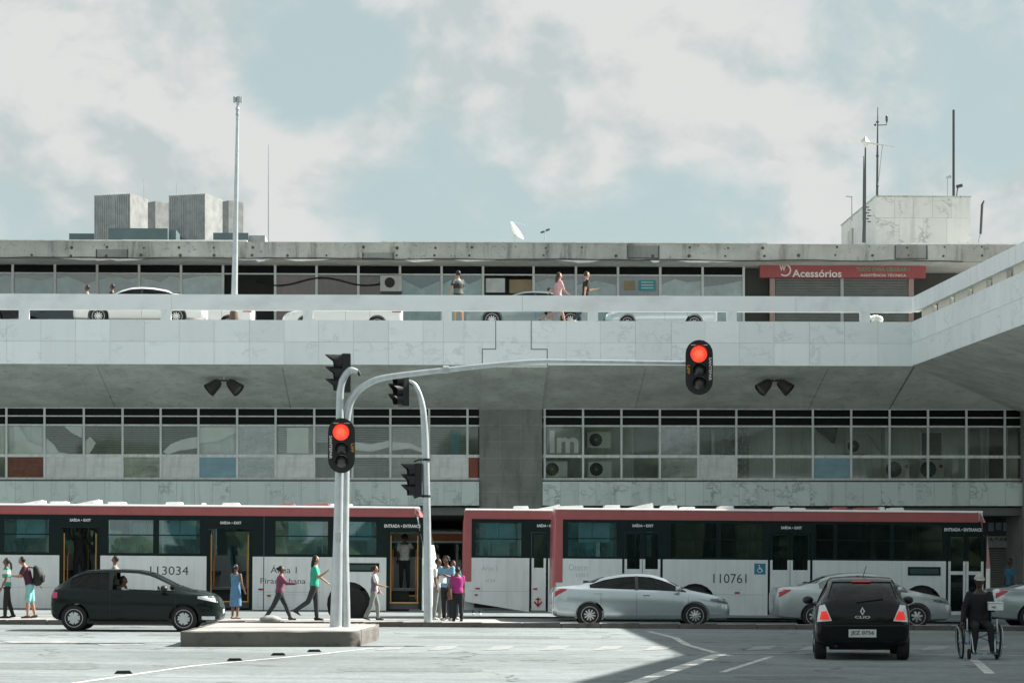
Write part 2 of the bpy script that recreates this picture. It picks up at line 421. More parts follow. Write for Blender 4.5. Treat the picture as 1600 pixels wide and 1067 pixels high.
def part(name, me, parent, wloc, scale=None):
    """a piece sharing mesh data, placed by world position under an unrotated parent"""
    o = WLOC[parent.name]; p = link(name, me, parent, (wloc[0]-o[0], wloc[1]-o[1], wloc[2]-o[2]))
    if scale: p.scale = scale
    return p
UNIT = {}
def unit_box(key, m, bevel=0.):
    """shared 1 m box, origin at its lower front left corner"""
    if key not in UNIT:
        UNIT[key] = MB().box(0, 1, 0, 1, 0, 1).mesh(key, m)
    return UNIT[key]
def slab(name, m, parent, x0, x1, y0, y1, z0, z1):
    return part(name, unit_box('unit_'+m, m), parent, (x0, y0, z0), (x1-x0, y1-y0, z1-z0))
def textmesh(txt, w, h, depth=.004, bold=0.):
    cu = bpy.data.curves.new('t', 'FONT'); cu.body = txt; cu.size = 1; cu.extrude = .0; cu.resolution_u = 3; cu.offset = bold
    ob = bpy.data.objects.new('t', cu); COL.objects.link(ob)
    me = bpy.data.meshes.new_from_object(ob); bpy.data.objects.remove(ob); bpy.data.curves.remove(cu)
    n = len(me.vertices); co = np.empty(n*3); me.vertices.foreach_get('co', co); co = co.reshape(-1, 3)
    lo, hi = co.min(0), co.max(0)
    co[:, 0] = (co[:, 0]-(lo[0]+hi[0])/2)/(hi[0]-lo[0])*w
    k = h/(hi[1]-lo[1]); co[:, 1] = (co[:, 1]-(lo[1]+hi[1])/2)*k; co[:, 2] = 0
    me.vertices.foreach_set('co', co.ravel()); return me
def text(name, txt, w, h, m, parent, loc, rot=(R(90), 0, 0), bold=0.):
    """flat lettering centred at loc, lying in the local x-z plane and facing -y by default"""
    me = textmesh(txt, w, h, bold=bold); me.name = name; me.materials.clear(); me.materials.append(M[m])
    o = link(name, me, parent, loc); o.rotation_euler = rot; return o
def baked(ob):
    dg = bpy.context.evaluated_depsgraph_get()
    return bpy.data.meshes.new_from_object(ob.evaluated_get(dg))
def subtract(base, cutters, name):
    """boolean difference of a closed mesh with several closed cutters, baked to a new mesh"""
    for me in [base]+cutters:
        bm = bmesh.new(); bm.from_mesh(me); bmesh.ops.remove_doubles(bm, verts=bm.verts, dist=1e-6)
        bmesh.ops.recalc_face_normals(bm, faces=bm.faces); bm.to_mesh(me); bm.free()
    ob = bpy.data.objects.new('b', base); COL.objects.link(ob); cs = []
    for c in cutters:
        co = bpy.data.objects.new('c', c); COL.objects.link(co); cs.append(co)
        md = ob.modifiers.new('b', 'BOOLEAN'); md.operation = 'DIFFERENCE'; md.solver = 'EXACT'; md.object = co
    me = baked(ob); me.name = name
    for o in cs+[ob]:
        d = o.data; bpy.data.objects.remove(o); bpy.data.meshes.remove(d)
    return me
# ================================================================== SETTING
# ---- street: one sheet to the horizon, falling gently to the right
def ground():
    b = MB(); xs = [-3000, -60, -30, -10, 0, 10, 30, 60, 3000]; ys = [-3000, -100, 0, 20, 40, 60, 80, 140, 3000]
    def z(x): return g(max(-60, min(60, x)))
    vs = [(x, y, z(x)) for y in ys for x in xs]; n = len(xs)
    fs = [(j*n+i, j*n+i+1, (j+1)*n+i+1, (j+1)*n+i) for j in range(len(ys)-1) for i in range(n-1)]
    b.add(vs, fs); return struct('road', b, 'asphalt')
ground()
KY = 58.5                                            # line of the far kerb
def pavement():
    b = MB()
    pl = [(-40, KY+.14), (1.4, KY+.14), (24, KY+.14), (24, KY+.55), (2.6, KY+.55), (1.9, KY+.8), (1.5, KY+1.6), (1.4, KY+3.8), (-40, KY+3.8)]
    n = len(pl); up = [(x, y, g(x)+.118) for x, y in pl]; dn = [(x, y, g(x)-.2) for x, y in pl]
    b.add(up+dn, [tuple(range(n)), tuple(range(n, 2*n))[::-1]]+[(i, n+i, n+(i+1) % n, (i+1) % n) for i in range(n)])
    pv = struct('pavement', b, 'pavement_concrete')
    k = MB().box(0, .985, 0, .15, -.25, .122); me = k.mesh('kerb_stone', 'concrete_kerb')
    bm = bmesh.new(); bm.from_mesh(me)
    bmesh.ops.bevel(bm, geom=[e for e in bm.edges if all(v.co.z > 0 for v in e.verts)], offset=.018, segments=2, affect='EDGES'); bm.to_mesh(me); bm.free()
    for i in range(-34, 24):
        o = link('kerb_stone', me, pv, (i, KY+random.uniform(-.012, .012), g(i)+random.uniform(-.012, .004)))
        o.rotation_euler = (0, -GS*-1, random.uniform(-.008, .008))
pavement()

def marking(pts, name='road_marking', z=.004):
    """painted sheet 4 mm above the street, corners given as photo pixels on the ground"""
    b = MB(); vs = []
    for px, py in pts:
        p = onground(px, py); vs.append((p.x, p.y, g(p.x)+z))
    b.add(vs, [tuple(range(len(vs)))]); return struct(name, b, 'road_paint_worn')
def stripe(p0, p1, w, z=.004, n=1):
    a, c = onground(*p0), onground(*p1); d = (c-a); d.z = 0; d.normalize(); s = Vector((-d.y, d.x, 0))*w/2
    b = MB(); vs = []
    for q in (a-s, c-s, c+s, a+s): vs.append((q.x, q.y, g(q.x)+z))
    b.add(vs, [(0, 1, 2, 3)]); return struct('road_marking', b, 'road_paint')
def road_patch(px, py, w, d, rz):
    p = onground(px, py); b = MB(); n = 14; vs = []
    for k in range(n):
        q = 2*math.pi*k/n; e = random.uniform(.9, 1.05); x = w*max(-1, min(1, 1.35*math.cos(q)))*e; y = d*max(-1, min(1, 1.35*math.sin(q)))*e
        X, Y = p.x+x*math.cos(rz)-y*math.sin(rz), p.y+x*math.sin(rz)+y*math.cos(rz); vs.append((X, Y, g(X)+.003))
    b.add(vs, [tuple(range(n))]); struct('road_patch', b, 'asphalt_patch')
mat('asphalt_patch', (.135, .155, .158), .85, var=.35, vs=9, bump=.4, bs=60)
for a in ((60, 1040, .9, 1.1, .1), (640, 1046, 1.1, .7, .0), (760, 995, 1.6, .9, .05), (1470, 1004, 1.3, 1.0, 0), (1235, 1058, .8, .5, .2), (300, 992, 1.2, .6, 0)): road_patch(*a)
stripe((115, 1067), (300, 1040), .11); stripe((300, 1040), (500, 1021.5), .11); stripe((500, 1021.5), (585, 1012), .11, .005)
stripe((940, 1085), (1128, 1020.5), .26); stripe((1095, 1020.5), (1610, 1024), .13, .008)
stripe((1012, 985.5), (1058, 997), .16); stripe((1056, 997), (1075, 1008), .16, .006); stripe((1075, 1008), (1118, 1020), .16, .008)
stripe((1128, 1050), (1205, 1025.5), .12); stripe((1520, 1028), (1547, 1052), .16)
for x in (590, 672, 760, 846, 930, 1008, 1168, 1250, 1340, 1440, 1530):          # broken crossing line
    marking([(x-4, 1016), (x+34, 1014.5), (x+46, 1008.5), (x+12, 1009.5)], z=.006)
marking([(0, 1001), (105, 1000), (145, 1005), (20, 1005)], z=.006); marking([(150, 1006), (215, 1005), (228, 1008), (160, 1008.5)], z=.006)
# raised dark studs beside the line
for i, (px, py) in enumerate(((193, 1052), (367, 1032), (435, 1023.5), (491, 1018))):
    p = onground(px, py); b = MB()
    b.prism([(-.13, 0), (.13, 0), (.09, .042), (-.09, .042)], 'y', -.05, .05)
    o = b.build('road_stud', 'rubber', None, bevel=.008, loc=(p.x, p.y, g(p.x)+.004)); o.rotation_euler = (0, 0, R(8))
    tag(o, ['dark raised road stud nearest the bottom left corner of the road', 'dark raised road stud second from the bottom left corner', 'dark raised road stud third along the painted line', 'dark raised road stud closest to the concrete traffic island'][i], 'road stud', 'road studs along the painted line')

# ---- concrete traffic island
def island():
    A, B = onground(282, 1010), onground(547, 1010); Cc = onground(588, 1001)
    y1 = Cc.y+2.6
    t = thing('traffic_island', 'low concrete traffic island at the foot of the red signal poles', 'traffic island', (A.x, A.y, g(A.x)))
    pl = [(A.x, A.y), (B.x, B.y), (B.x+.16, B.y+.12), (Cc.x-.05, Cc.y-.25), (Cc.x, Cc.y), (Cc.x, y1-.5), (Cc.x-.2, y1-.15), (Cc.x-.6, y1), (A.x, y1)]
    H = .30; b = MB(); n = len(pl)
    inn = []
    cx = sum(p[0] for p in pl)/n; cy = sum(p[1] for p in pl)/n
    for x, y in pl: inn.append((x+(cx-x)*.045, y+(cy-y)*.06))
    # kerb ring
    b.add([(x, y, g(x)-.05) for x, y in pl]+[(x, y, g(x)+H-.02) for x, y in pl]+[(x*.985+cx*.015, y*.985+cy*.015, g(x)+H) for x, y in pl]+[(x, y, g(x)+H) for x, y in inn],
          [(i+k*n, (i+1) % n+k*n, (i+1) % n+n+k*n, i+n+k*n) for k in range(3) for i in range(n)])
    bd = b.build('kerb', 'concrete_kerb', t, world=True, smooth=60)
    bm = bmesh.new(); bm.from_mesh(bd.data); bmesh.ops.subdivide_edges(bm, edges=[e for e in bm.edges if e.calc_length() > .3], cuts=9, use_grid_fill=True)
    for v in bm.verts: v.co += Vector((random.uniform(-1, 1), random.uniform(-1, 1), random.uniform(-1, 1)))*.008
    bm.to_mesh(bd.data); bm.free()
    MB().add([(x, y, g(x)+H-.006) for x, y in inn], [tuple(range(n))]).build('top', 'pavement_concrete', t, world=True)
    return A, B, Cc, H
ISL = island()

# ================================================================== BUS TERMINAL
Z = lambda py, Y: at(800, py, Y).z
XL, XR = -23.0, 30.0                                 # the terminal runs on a little past the frame
YF, YW, YB, YS = 81.0, 85.7, 87.8, 89.8              # fascia, office windows, arcade roof beam, shop fronts
zF0, zFm, zF1 = Z(570.5, YF), Z(535, YF), Z(501, YF)
zR0, zR1 = Z(486, YF), Z(461.5, YF)
zW1, zW0 = Z(638, YW), Z(748.5, YW)
XC = at(1427, 540, YF).x                             # corner where the side wing starts
term = thing('bus_terminal', 'long two-level concrete bus terminal with white marble fascia and office windows', 'building', (0, 84, 0))
def fascia():
    fa = MB().box(XL, XC, YF+.03, YF+.5, zF0, zF1).build('fascia', 'concrete_beam', term, world=True)
    top = [10.7, 64, 118, 172, 225.7, 280, 334.5, 389.5, 444, 498, 552.5, 607, 661, 693, 725, 774.6, 830, 884.8, 938, 993, 1049, 1101.5, 1155.5, 1209.5, 1264.7, 1319.6, 1372, 1427]
    bot = [10.7, 64, 118, 172, 225.7, 280, 334.5, 389.5, 444, 498, 552.5, 607, 661, 693, 725, 753.5, 855, 884.8, 938, 993, 1049, 1101.5, 1155.5, 1209.5, 1264.7, 1319.6, 1372, 1427]
    for js, z0, z1 in ((top, zFm, zF1), (bot, zF0, zFm)):
        xs = [at(p, 500, YF).x for p in js]; st = xs[1]-xs[0]
        while xs[0] > XL+st: xs.insert(0, xs[0]-st)
        for a, b in zip(xs, xs[1:]):
            dy = random.uniform(0, .006)
            slab('marble_panel', 'marble_white', fa, a+.0035, b-.0035, YF-dy, YF+.028, z0+.0035, z1-.0035)
    # dark stepped expansion joint round the middle bay
    j = MB()
    for p0, p1, q in ((774.6, 753.5, 0), (830, 855, 1)):
        xa, xb = at(p0, 0, YF).x, at(p1, 0, YF).x; zs = Z(545.6, YF)
        j.box(xa-.012, xa+.012, YF-.009, YF-.0065, zs, zF1); j.box(min(xa, xb)-.012, max(xa, xb)+.012, YF-.012, YF-.0095, zs-.012, zs+.012); j.box(xb-.012, xb+.012, YF-.009, YF-.0065, zF0, zs)
    j.build('expansion_joint', 'dark_void', fa, world=True)
fascia()
MB().box(XL, XR, YF+.5, 96, zF0+.75, zF1-.02).build('deck_slab', 'pavement_concrete', term, world=True)
K = (zF0-zW1)/(YW-YF)                                # slope of the tapered soffit
def soffit():
    b = MB()
    def zz(x, y): return zF0-K*max(0, y-YF) if y-YF > x-XC else zF0-K*max(0, x-XC)
    b.quad((XL, YF+.01, zF0), (XL, YW+1, zF0-K*(YW+1-YF)), (XC, YW+1, zF0-K*(YW+1-YF)), (XC, YF+.01, zF0))
    b.quad((XC, YF+.01, zF0), (XC, YW+1, zF0-K*(YW+1-YF)), (XC+YW+1-YF, YW+1, zF0-K*(YW+1-YF)))
    b.build('soffit', 'concrete_soffit', term, world=True)
    # board-marked joints across the soffit
    for px in (150, 440, 1010, 1296):
        j = MB(); x = at(px, 570, YF).x
        j.quad((x-.02, YF+.3, zF0-K*.3-.004), (x-.02, YW, zW1-.004), (x+.02, YW, zW1-.004), (x+.02, YF+.3, zF0-K*.3-.004)); j.build('soffit_joint', 'concrete_beam', term, world=True)
    x = XC+.05; j = MB()
    j.quad((x-.05, YF+.02, zF0-K*.02-.005), (x-.03, YW, zW1-.005), (x+.03, YW, zW1-.005), (x+.02, YF+.02, zF0-K*.02-.005))
    j.build('soffit_joint', 'concrete_column', term, world=True)
soffit()
cx0, cx1 = at(749, 0, YW-.15).x, at(847, 0, YW-.15).x
MB().prism([(YF+.04, zF0-.07), (YW-.1, zW1-.07), (YW-.1, zW1+.3), (YF+.04, zF0+.1)], 'x', cx0+.03, cx1-.02).build('beam', 'concrete_soffit', term, world=True)
def column():
    c = MB().box(cx0, cx1, YW-.15, YW+1.6, -.3, zW1-.02).build('column', 'concrete_column', term, world=True)
    j = MB()
    for k in range(1, 7):
        z = zW1-k*.62
        j.box(cx0-.001, cx1+.001, YW-.153, YW-.151, z-.006, z+.006)
    for u in (.33, .66): j.box(cx0+(cx1-cx0)*u-.005, cx0+(cx1-cx0)*u+.005, YW-.1525, YW-.1505, .5, zW1-.05)
    j.build('formwork_line', 'concrete_beam', c, world=True)
column()
# ---- office window band
yl = dict(t=638.5, a=651, b=665, c=712.5, d=748.5)
ML = [10, 69.5, 131, 191.5, 251, 310, 370.5, 430.6, 491, 550.6, 610, 670.5, 730.4]
MR = [851, 911, 971, 1031, 1091, 1150.5, 1209.5, 1270, 1330, 1390, 1450, 1510, 1570]
XWR = at(1595, 0, YW).x
def venetian(parent, x0, x1, z0, z1, y, m):
    b = MB(); n = max(4, int((z1-z0)/.075)); h = (z1-z0)/n
    for i in range(n):
        z = z0+i*h
        b.obox(((x0+x1)/2, y, z+h*.5), ((x1-x0)/2, 0, 0), (0, .022, h*.30), (0, -.002, .003))
    return b.build('blind', m, parent, world=True)
def drapes_and_reflections(z):
    # curtains, and bright reflections in the left-hand glass put in as pale shapes
    def P(*pts): return [(at(px, py, YW+.11).x, at(px, py, YW+.11).z) for px, py in pts]
    for pts, m in ((P((22, 665), (30, 666), (45, 690), (67, 698), (67, 710), (24, 710)), 'sheet'), (P((100, 666), (128, 666), (128, 684), (112, 676)), 'sheet'), (P((72, 684), (84, 694), (92, 706), (110, 709), (72, 710)), 'sheet'),
                   (P((254, 706), (266, 694), (286, 686), (308, 682), (308, 700), (280, 704), (262, 710)), 'sheet'), (P((312, 667), (368, 667), (368, 676), (340, 690), (312, 692)), 'sheet'), (P((373, 667), (428, 667), (428, 690), (408, 700), (396, 680), (380, 674)), 'sheet'),
                   (P((133, 690), (141, 682), (150, 692), (140, 709), (133, 709)), 'sheet'), (P((448, 668), (482, 668), (482, 708), (448, 708)), 'sheet'), (P((552, 690), (580, 694), (608, 688), (608, 698), (580, 706), (552, 702)), 'sheet'), (P((613, 690), (640, 692), (667, 704), (667, 710), (640, 700), (613, 704)), 'sheet'),
                   (P((613, 716), (660, 716), (650, 742), (613, 744)), 'board_blue')):
        MB().prism(pts, 'y', YW+.10, YW+.112).build('curtain_or_reflection', m, term, world=True)
mat('sheet', (.86, .88, .86), .8, var=.06); mat('reflection_pale', (.74, .86, .85), .6, var=.25, vs=2.4, rnd=.28)  # tones for curtains and for reflections put into the colour
def office():
    z = {k: Z(v, YW) for k, v in yl.items()}
    band = MB().box(XL, XWR+8, YW+2.0, YW+2.2, 3.6, z['t']+.5).build('office_wall', 'interior_wall', term, world=True)
    MB().box(XL, XWR+8, YW+.06, YW+2.0, z['d']-.6, z['d']-.4).build('office_floor', 'floor_grey', term, world=True)
    MB().box(XL, XWR+8, YW+.5, YW+2.0, z['b']+.3, z['b']+.36).build('office_ceiling', 'ceiling_dark', term, world=True)
    MB().box(XWR, XWR+.5, YW-.4, YW+3.2, 0, z['t']).build('end_wall', 'concrete_column', term, world=True)
    for x in (at(1120, 0, YW).x, at(1395, 0, YW).x): MB().box(x-.06, x+.06, YW+1.2, YW+2.0, z['d']-.4, z['b']+.3).build('partition', 'interior_wall', term, world=True)
    xsL = [at(p, 0, YW).x for p in ML]; st = xsL[1]-xsL[0]
    while xsL[0]-st > XL: xsL.insert(0, xsL[0]-st)
    n0 = len(xsL)-len(ML)
    for side, xs, end in (('l', xsL, cx0), ('r', [at(p, 0, YW).x for p in MR], XWR)):
        a0 = xs[0] if side == 'l' else cx1
        fr = MB()
        for zz, h in ((z['t'], .018), (z['a'], .022), (z['b'], .03), (z['c'], .055), (z['d'], .05)):
            fr.box(a0, end, YW+.005, YW+.075, zz-h, zz+h)
        frame = fr.build('transom', 'window_frame', term, world=True)
        for x in xs: slab('mullion', 'window_frame', term, x-.038, x+.038, YW-.02, YW+.09, z['d']-.05, z['t']+.05)
        bays = list(zip(xs, xs[1:]+[end]))
        for i, (x0, x1) in enumerate(bays):
            x0 += .04; x1 -= .04
            slab('dark_pane', 'black_glass', term, x0, x1, YW+.03, YW+.036, z['a']+.02, z['t']-.018)
            slab('dark_pane', 'black_glass', term, x0, x1, YW+.03, YW+.036, z['b']+.03, z['a']-.022)
            k = (i-n0) if side == 'l' else i
            up, lo = FILL[side].get(k, (('blind', 'blind'), ('board', 'board_white')))
            if side == 'l' and k < -1: up, lo = ('blind', 'blind'), ('board', 'board_white')
            for (kind, m), za, zb in ((up, z['b']-.03, z['c']+.055), (lo, z['c']-.055, z['d']+.05)):
                lo_, hi_ = min(za, zb), max(za, zb)
                if kind == 'board':
                    slab('infill_panel', m, term, x0, x1, YW+.025, YW+.045, lo_, hi_)
                    continue
                slab('pane', {'dusty': 'glass_dusty'}.get(kind, 'glass_office'), term, x0, x1, YW+.03, YW+.037, lo_, hi_)
                if kind == 'blind': venetian(term, x0+.02, x1-.02, lo_+random.choice((0, 0, .25, .45)), hi_-.02, YW+.16, m)
                if kind == 'curtain_or_reflection':
                    b = MB(); n = 14; pts = [(x0+(x1-x0)*q/n, YW+.2+.03*math.sin(q*1.9)) for q in range(n+1)]
                    for (xa, ya), (xb, yb) in zip(pts, pts[1:]): b.quad((xa, ya, lo_), (xb, yb, lo_), (xb, yb, hi_), (xa, ya, hi_))
                    b.build('curtain_or_reflection', m, term, world=True, smooth=60)
    drapes_and_reflections(z)
    # marble slabs below the sill
    z0, z1 = Z(789.5, YW-.3), Z(752, YW-.3)
    for xa, xb in ((XL, cx0-.01), (cx1+.01, XWR)):
        sl_ = MB().box(xa, xb, YW-.27, YW+.4, z0, z1).build('spandrel', 'concrete_beam', term, world=True)
        n = round((xb-xa)/.665); w = (xb-xa)/n
        for i in range(n): slab('marble_slab', 'marble_sill', sl_, xa+i*w+.004, xa+(i+1)*w-.004, YW-.3-random.uniform(0, .006), YW-.272, z0, z1-.005)
        MB().box(xa, xb, YW-.31, YW+.02, z1+.0, z1+.05).build('sill', 'metal_dark', term, world=True)
    return z
mat('black_glass', (.010, .013, .012), .25, spec=.08)
mat('curtain_pale', (.74, .78, .76), .8, rnd=.1)
FILL = {'l': {-1: (('curtain_or_reflection', 'curtain_pale'), ('clear', '')), 0: (('curtain_or_reflection', 'curtain_pale'), ('board', 'board_brown')), 1: (('blind', 'blind_grey'), ('board', 'board_white')),
              2: (('blind', 'blind_grey'), ('board', 'board_white')), 3: (('blind', 'blind_grey'), ('dusty', '')), 4: (('blind', 'blind_grey'), ('board', 'board_white')),
              5: (('curtain_or_reflection', 'curtain_pale'), ('board', 'board_blue')), 6: (('dusty', ''), ('dusty', '')), 7: (('blind', 'blind'), ('board', 'board_white')),
              8: (('blind', 'blind'), ('clear', '')), 9: (('blind', 'blind_grey'), ('blind', 'blind_grey')), 10: (('blind', 'blind'), ('board', 'board_grey')), 11: (('blind', 'blind_grey'), ('board', 'board_white')), 12: (('clear', ''), ('board', 'board_red'))},
        'r': {0: (('clear', ''), ('open', '')), 1: (('clear', ''), ('open', '')), 2: (('clear', ''), ('clear', '')), 3: (('dusty', ''), ('dusty', '')), 4: (('clear', ''), ('board', 'board_white')),
              5: (('clear', ''), ('clear', '')), 6: (('clear', ''), ('clear', '')), 7: (('clear', ''), ('board', 'board_blue')), 8: (('clear', ''), ('clear', '')), 9: (('clear', ''), ('clear', '')),
              10: (('clear', ''), ('clear', '')), 11: (('clear', ''), ('clear', '')), 12: (('clear', ''), ('clear', ''))}}
ZO = office()
def office_fittings():
    # teal poster strip, cut letters, breeze-block screen, doors
    def w(px0, px1, py0, py1, Y): a, b = at(px0, py1, Y), at(px1, py0, Y); return a.x, b.x, a.z, b.z
    x0, x1, z0, z1 = w(703, 719, 672, 711, YW+.12); MB().box(x0, x1, YW+.12, YW+.14, z0, z1).build('poster', 'board_teal', term, world=True)
    b = MB()
    x0, x1, z0, z1 = w(855, 908, 668, 712, YW+.12); MB().box(x0, x1, YW+.12, YW+.13, z0, z1).build('banner', 'board_grey', term, world=True)
    text('lettering', 'Im', (x1-x0)*.85, (z1-z0)*.80, 'sign_white', term, ((x0+x1)/2, YW+.115-84, (z0+z1)/2), bold=.03)
    for p0, p1, q0, q1 in ((1131, 1170, 668, 747),):
        x0, x1, z0, z1 = w(p0, p1, q0, q1, YW+1.6); b = MB(); nx, nz = 4, 8
        for i in range(nx):
            for k in range(nz):
                xa, xb = x0+(x1-x0)*i/nx, x0+(x1-x0)*(i+1)/nx; za, zb = z0+(z1-z0)*k/nz, z0+(z1-z0)*(k+1)/nz
                b.holes(xa, xb, za, zb, [(xa+.04, xb-.04, za+.04, zb-.04)], YW+1.6, YW+1.75)
        b.build('breeze_block_screen', 'board_grey', term, world=True)
    for p0, p1, q0, q1, m in ((1440, 1471, 676, 748, 'interior_dark'), (1545, 1572, 668, 748, 'interior_dark'), (990, 1027, 668, 748, 'board_grey'), (1515, 1532, 668, 748, 'board_grey')):
        x0, x1, z0, z1 = w(p0, p1, q0, q1, YW+1.9)
        d = MB().box(x0, x1, YW+1.9, YW+1.98, z0, z1).build('door', m, term, world=True)
        MB().holes(x0-.07, x1+.07, z0, z1+.07, [(x0, x1, z0-1, z1)], YW+1.88, YW+1.99).build('door_frame', 'window_frame', d, world=True)
    x0, x1, z0, z1 = w(1275, 1308, 668, 692, YW+1.5)
    MB().prism([(x0, z1), (x1, z1), (x1-.1, z0), (x0+.5, z0+.2)], 'y', YW+1.4, YW+1.9).build('duct', 'interior_dark', term, world=True)
    p0, p1 = at(1352, 680, YW+1.9), at(1384, 716, YW+1.9)
    MB().tube([p0, p0+Vector((.1, 0, .06)), p1], .03, 8).build('pipe', 'ac_white', term, world=True)
office_fittings()
def air_conditioner(px, py, Y, label, w=.9, h=.62, badge=False, ang=0., bracket=True):
    p = at(px, py, Y)
    t = thing('air_conditioner', label, 'air conditioner', (p.x, p.y, p.z-h/2), ang, 'air conditioning units behind the office windows')
    MB().box(-w/2, w/2, 0, .32, 0, h).build('casing', 'ac_white', t, bevel=.015)
    c = (-w*.14, -.004, h*.5); r = h*.40
    b = MB(); b.lathe([(0, r), (-.012, r), (-.012, r*.93), (0, r*.93)], c, 'y', 24)
    b.lathe([(.002, r*.93), (.003, .001)], c, 'y', 24, 0); fan = b.build('fan_well', 'ac_dark', t, smooth=40)
    gr = MB()
    for k in range(12):
        q = k*math.pi/6; gr.tube([(c[0]+.03*math.cos(q), -.012, c[2]+.03*math.sin(q)), (c[0]+r*.95*math.cos(q+.2), -.014, c[2]+r*.95*math.sin(q+.2))], .004, 4)
    gr.ball((c[0], -.014, c[2]), .035, 8, 6); gr.build('fan_guard', 'metal_grey', fan)
    if badge: MB().lathe([(0, .075), (-.006, .075), (-.006, .03), (0, .03)], (w*.36, -.002, h*.66), 'y', 16).build('badge', 'board_red', t)
    if bracket:
        b = MB()
        for sx in (-1, 1): b.box(sx*w*.36-.02, sx*w*.36+.02, .0, .4, -.05, -.002)
        b.build('bracket', 'metal_grey', t)
air_conditioner(868, 733, YW+.35, 'pale air conditioner with round fan in the window bay next to the concrete column', bracket=False)
air_conditioner(937, 733, YW+.35, 'pale air conditioner low in the second window bay right of the column', bracket=False)
air_conditioner(936, 687, YW+.8, 'pale air conditioner hung high behind glass above another unit')
air_conditioner(1338, 697, YW+1.6, 'small air conditioner hung on the office wall beside a slanting pipe', .8, .56)
air_conditioner(1402, 733, YW+1.1, 'air conditioner with red badge left of the dark office door', .95, .75, True, R(-8), False)
air_conditioner(1456, 733, YW+1.1, 'air conditioner with red badge right of the dark office door', .95, .75, True, R(-8), False)

# ---- ground floor hall behind the buses
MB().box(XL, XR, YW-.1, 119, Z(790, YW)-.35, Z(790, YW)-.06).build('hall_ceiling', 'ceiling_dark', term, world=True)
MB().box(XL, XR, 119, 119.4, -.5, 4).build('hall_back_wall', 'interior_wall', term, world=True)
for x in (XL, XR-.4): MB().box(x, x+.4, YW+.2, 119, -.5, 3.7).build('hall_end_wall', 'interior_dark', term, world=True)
for x in (-18, -9, 9.5, 16): MB().box(x-.45, x+.45, 96, 97, -.4, Z(790, YW)-.3).build('hall_column', 'concrete_column', term, world=True)
def hall_shop():
    x0, x1 = at(1500, 0, 88).x, XWR+1
    w = MB().box(x0, x1, 88, 88.3, -.4, 3.7).build('shop_wall', 'interior_dark', term, world=True)
    b = MB()
    for i in range(22): b.obox(((x0+x1)/2, 87.96, .25+i*.09), ((x1-x0)/2, 0, 0), (0, .02, 0), (0, .012, .036))
    b.build('roller_shutter', 'shutter', term, world=True)
    p = at(1574, 843, 87.9); MB().box(p.x-.78, p.x+1.0, 87.86, 87.9, p.z-.30, p.z+.14).build('banner', 'board_grey', term, world=True)
    text('lettering', 'A TUDE M BODY', 1.5, .13, 'dark_void', term, (p.x+.05, 87.855-84, p.z+.02), bold=.02)
    q = at(1574, 822, 87.9); b = MB()
    for i in range(6): b.box(q.x-.75+i*.29, q.x-.53+i*.29, 87.85, 87.88, q.z-.18+(i % 2)*.04, q.z+.15)
    b.build('poster_row', 'poster', term, world=True)
hall_shop()

# ---- upper shop arcade
arc = thing('shop_arcade', 'row of glazed shops under a stained concrete roof on the upper deck', 'building', (0, 90, zF1))
zA0, zA1 = Z(405.5, YB), Z(379.5, YB)
XA = 24.0
bm_ = MB().box(XL, XA, YB, YB+.4, zA0, zA1).build('roof_beam', 'concrete_beam', arc, world=True)
def beam_dressing():
    me = MB().lathe([(0, .055), (-.018, .055), (-.024, .03)], (0, 0, 0), 'y', 10).mesh('anchor_plate', 'rust', 40)
    for i, px in enumerate(range(-5, 1580, 57)):
        for py in (387, 399.5):
            if random.random() < .12: continue
            p = at(px+random.uniform(-3, 3), py+random.uniform(-1, 1), YB-.001); o = part('anchor_plate', me, bm_, p)
            s = random.uniform(.6, 1.25); o.scale = (s, 1, s)
    for px0, px1, py0, py1 in ((150, 200, 390, 404), (566, 615, 395, 406), (980, 1030, 384, 404), (1398, 1449, 384, 405)):
        a, b = at(px0, py1, YB), at(px1, py0, YB); q = MB()
        q.holes(a.x, b.x, a.z, b.z, [(a.x+.035, b.x-.035, a.z+.03, b.z+1)], YB-.03, YB-.002)
        q.build('patch_frame', 'metal_dark', bm_, world=True)
        MB().box(a.x+.04, b.x-.04, YB-.006, YB-.002, a.z+.035, b.z).build('mortar_patch', 'concrete_column', bm_, world=True)
    # flaking paint and cable along the beam's lower edge
    for k in range(14):
        q = MB()
        x = random.uniform(XL+6, 12); w = random.uniform(.3, 1.9); z = zA0-.015
        q.quad((x, YB+.02, z), (x+w, YB+.02, z), (x+w*.8, YB+.05, z-random.uniform(.03, .09)), (x+w*.3, YB+.04, z-random.uniform(.02, .12)))
        q.build('loose_membrane', 'board_white', bm_, world=True)
    pts = []; x = XL+3
    while x < XA-4: pts.append((x, YB-.03, zA0+.02-.05*abs(math.sin(x*.7))*random.random())); x += .7
    MB().tube(pts, .016, 6).build('cable', 'black_plastic', bm_, world=True)
    q = MB(); x = XL
    while x < XA-.5:
        w = random.uniform(2.5, 6); 
        if random.random() < .8: q.box(x, min(x+w, XA), YB-.05, YB+.5, zA1+.002, zA1+.045+random.uniform(-.01, .015))
        x += w
    q.build('roof_flashing', 'board_white', arc, world=True)
beam_dressing()
MB().box(XL, XA, YB+.4, 99, zA0+.1, zA1-.05).build('roof_slab', 'concrete_soffit', arc, world=True)
MB().box(XL, XA, YB+.4, YS+4, zA0, zA0+.1).build('soffit', 'concrete_soffit', arc, world=True)
MB().box(XL, XA, YS+1.6, YS+1.8, zF1-.1, zA0).build('back_wall', 'interior_dark', arc, world=True)
SM = [20, 86, 152, 217.5, 283, 348.5, 430, 494.7, 560, 625, 690, 754.7, 833.6, 899.7, 965.5, 1031.5, 1097.6, 1161.7]
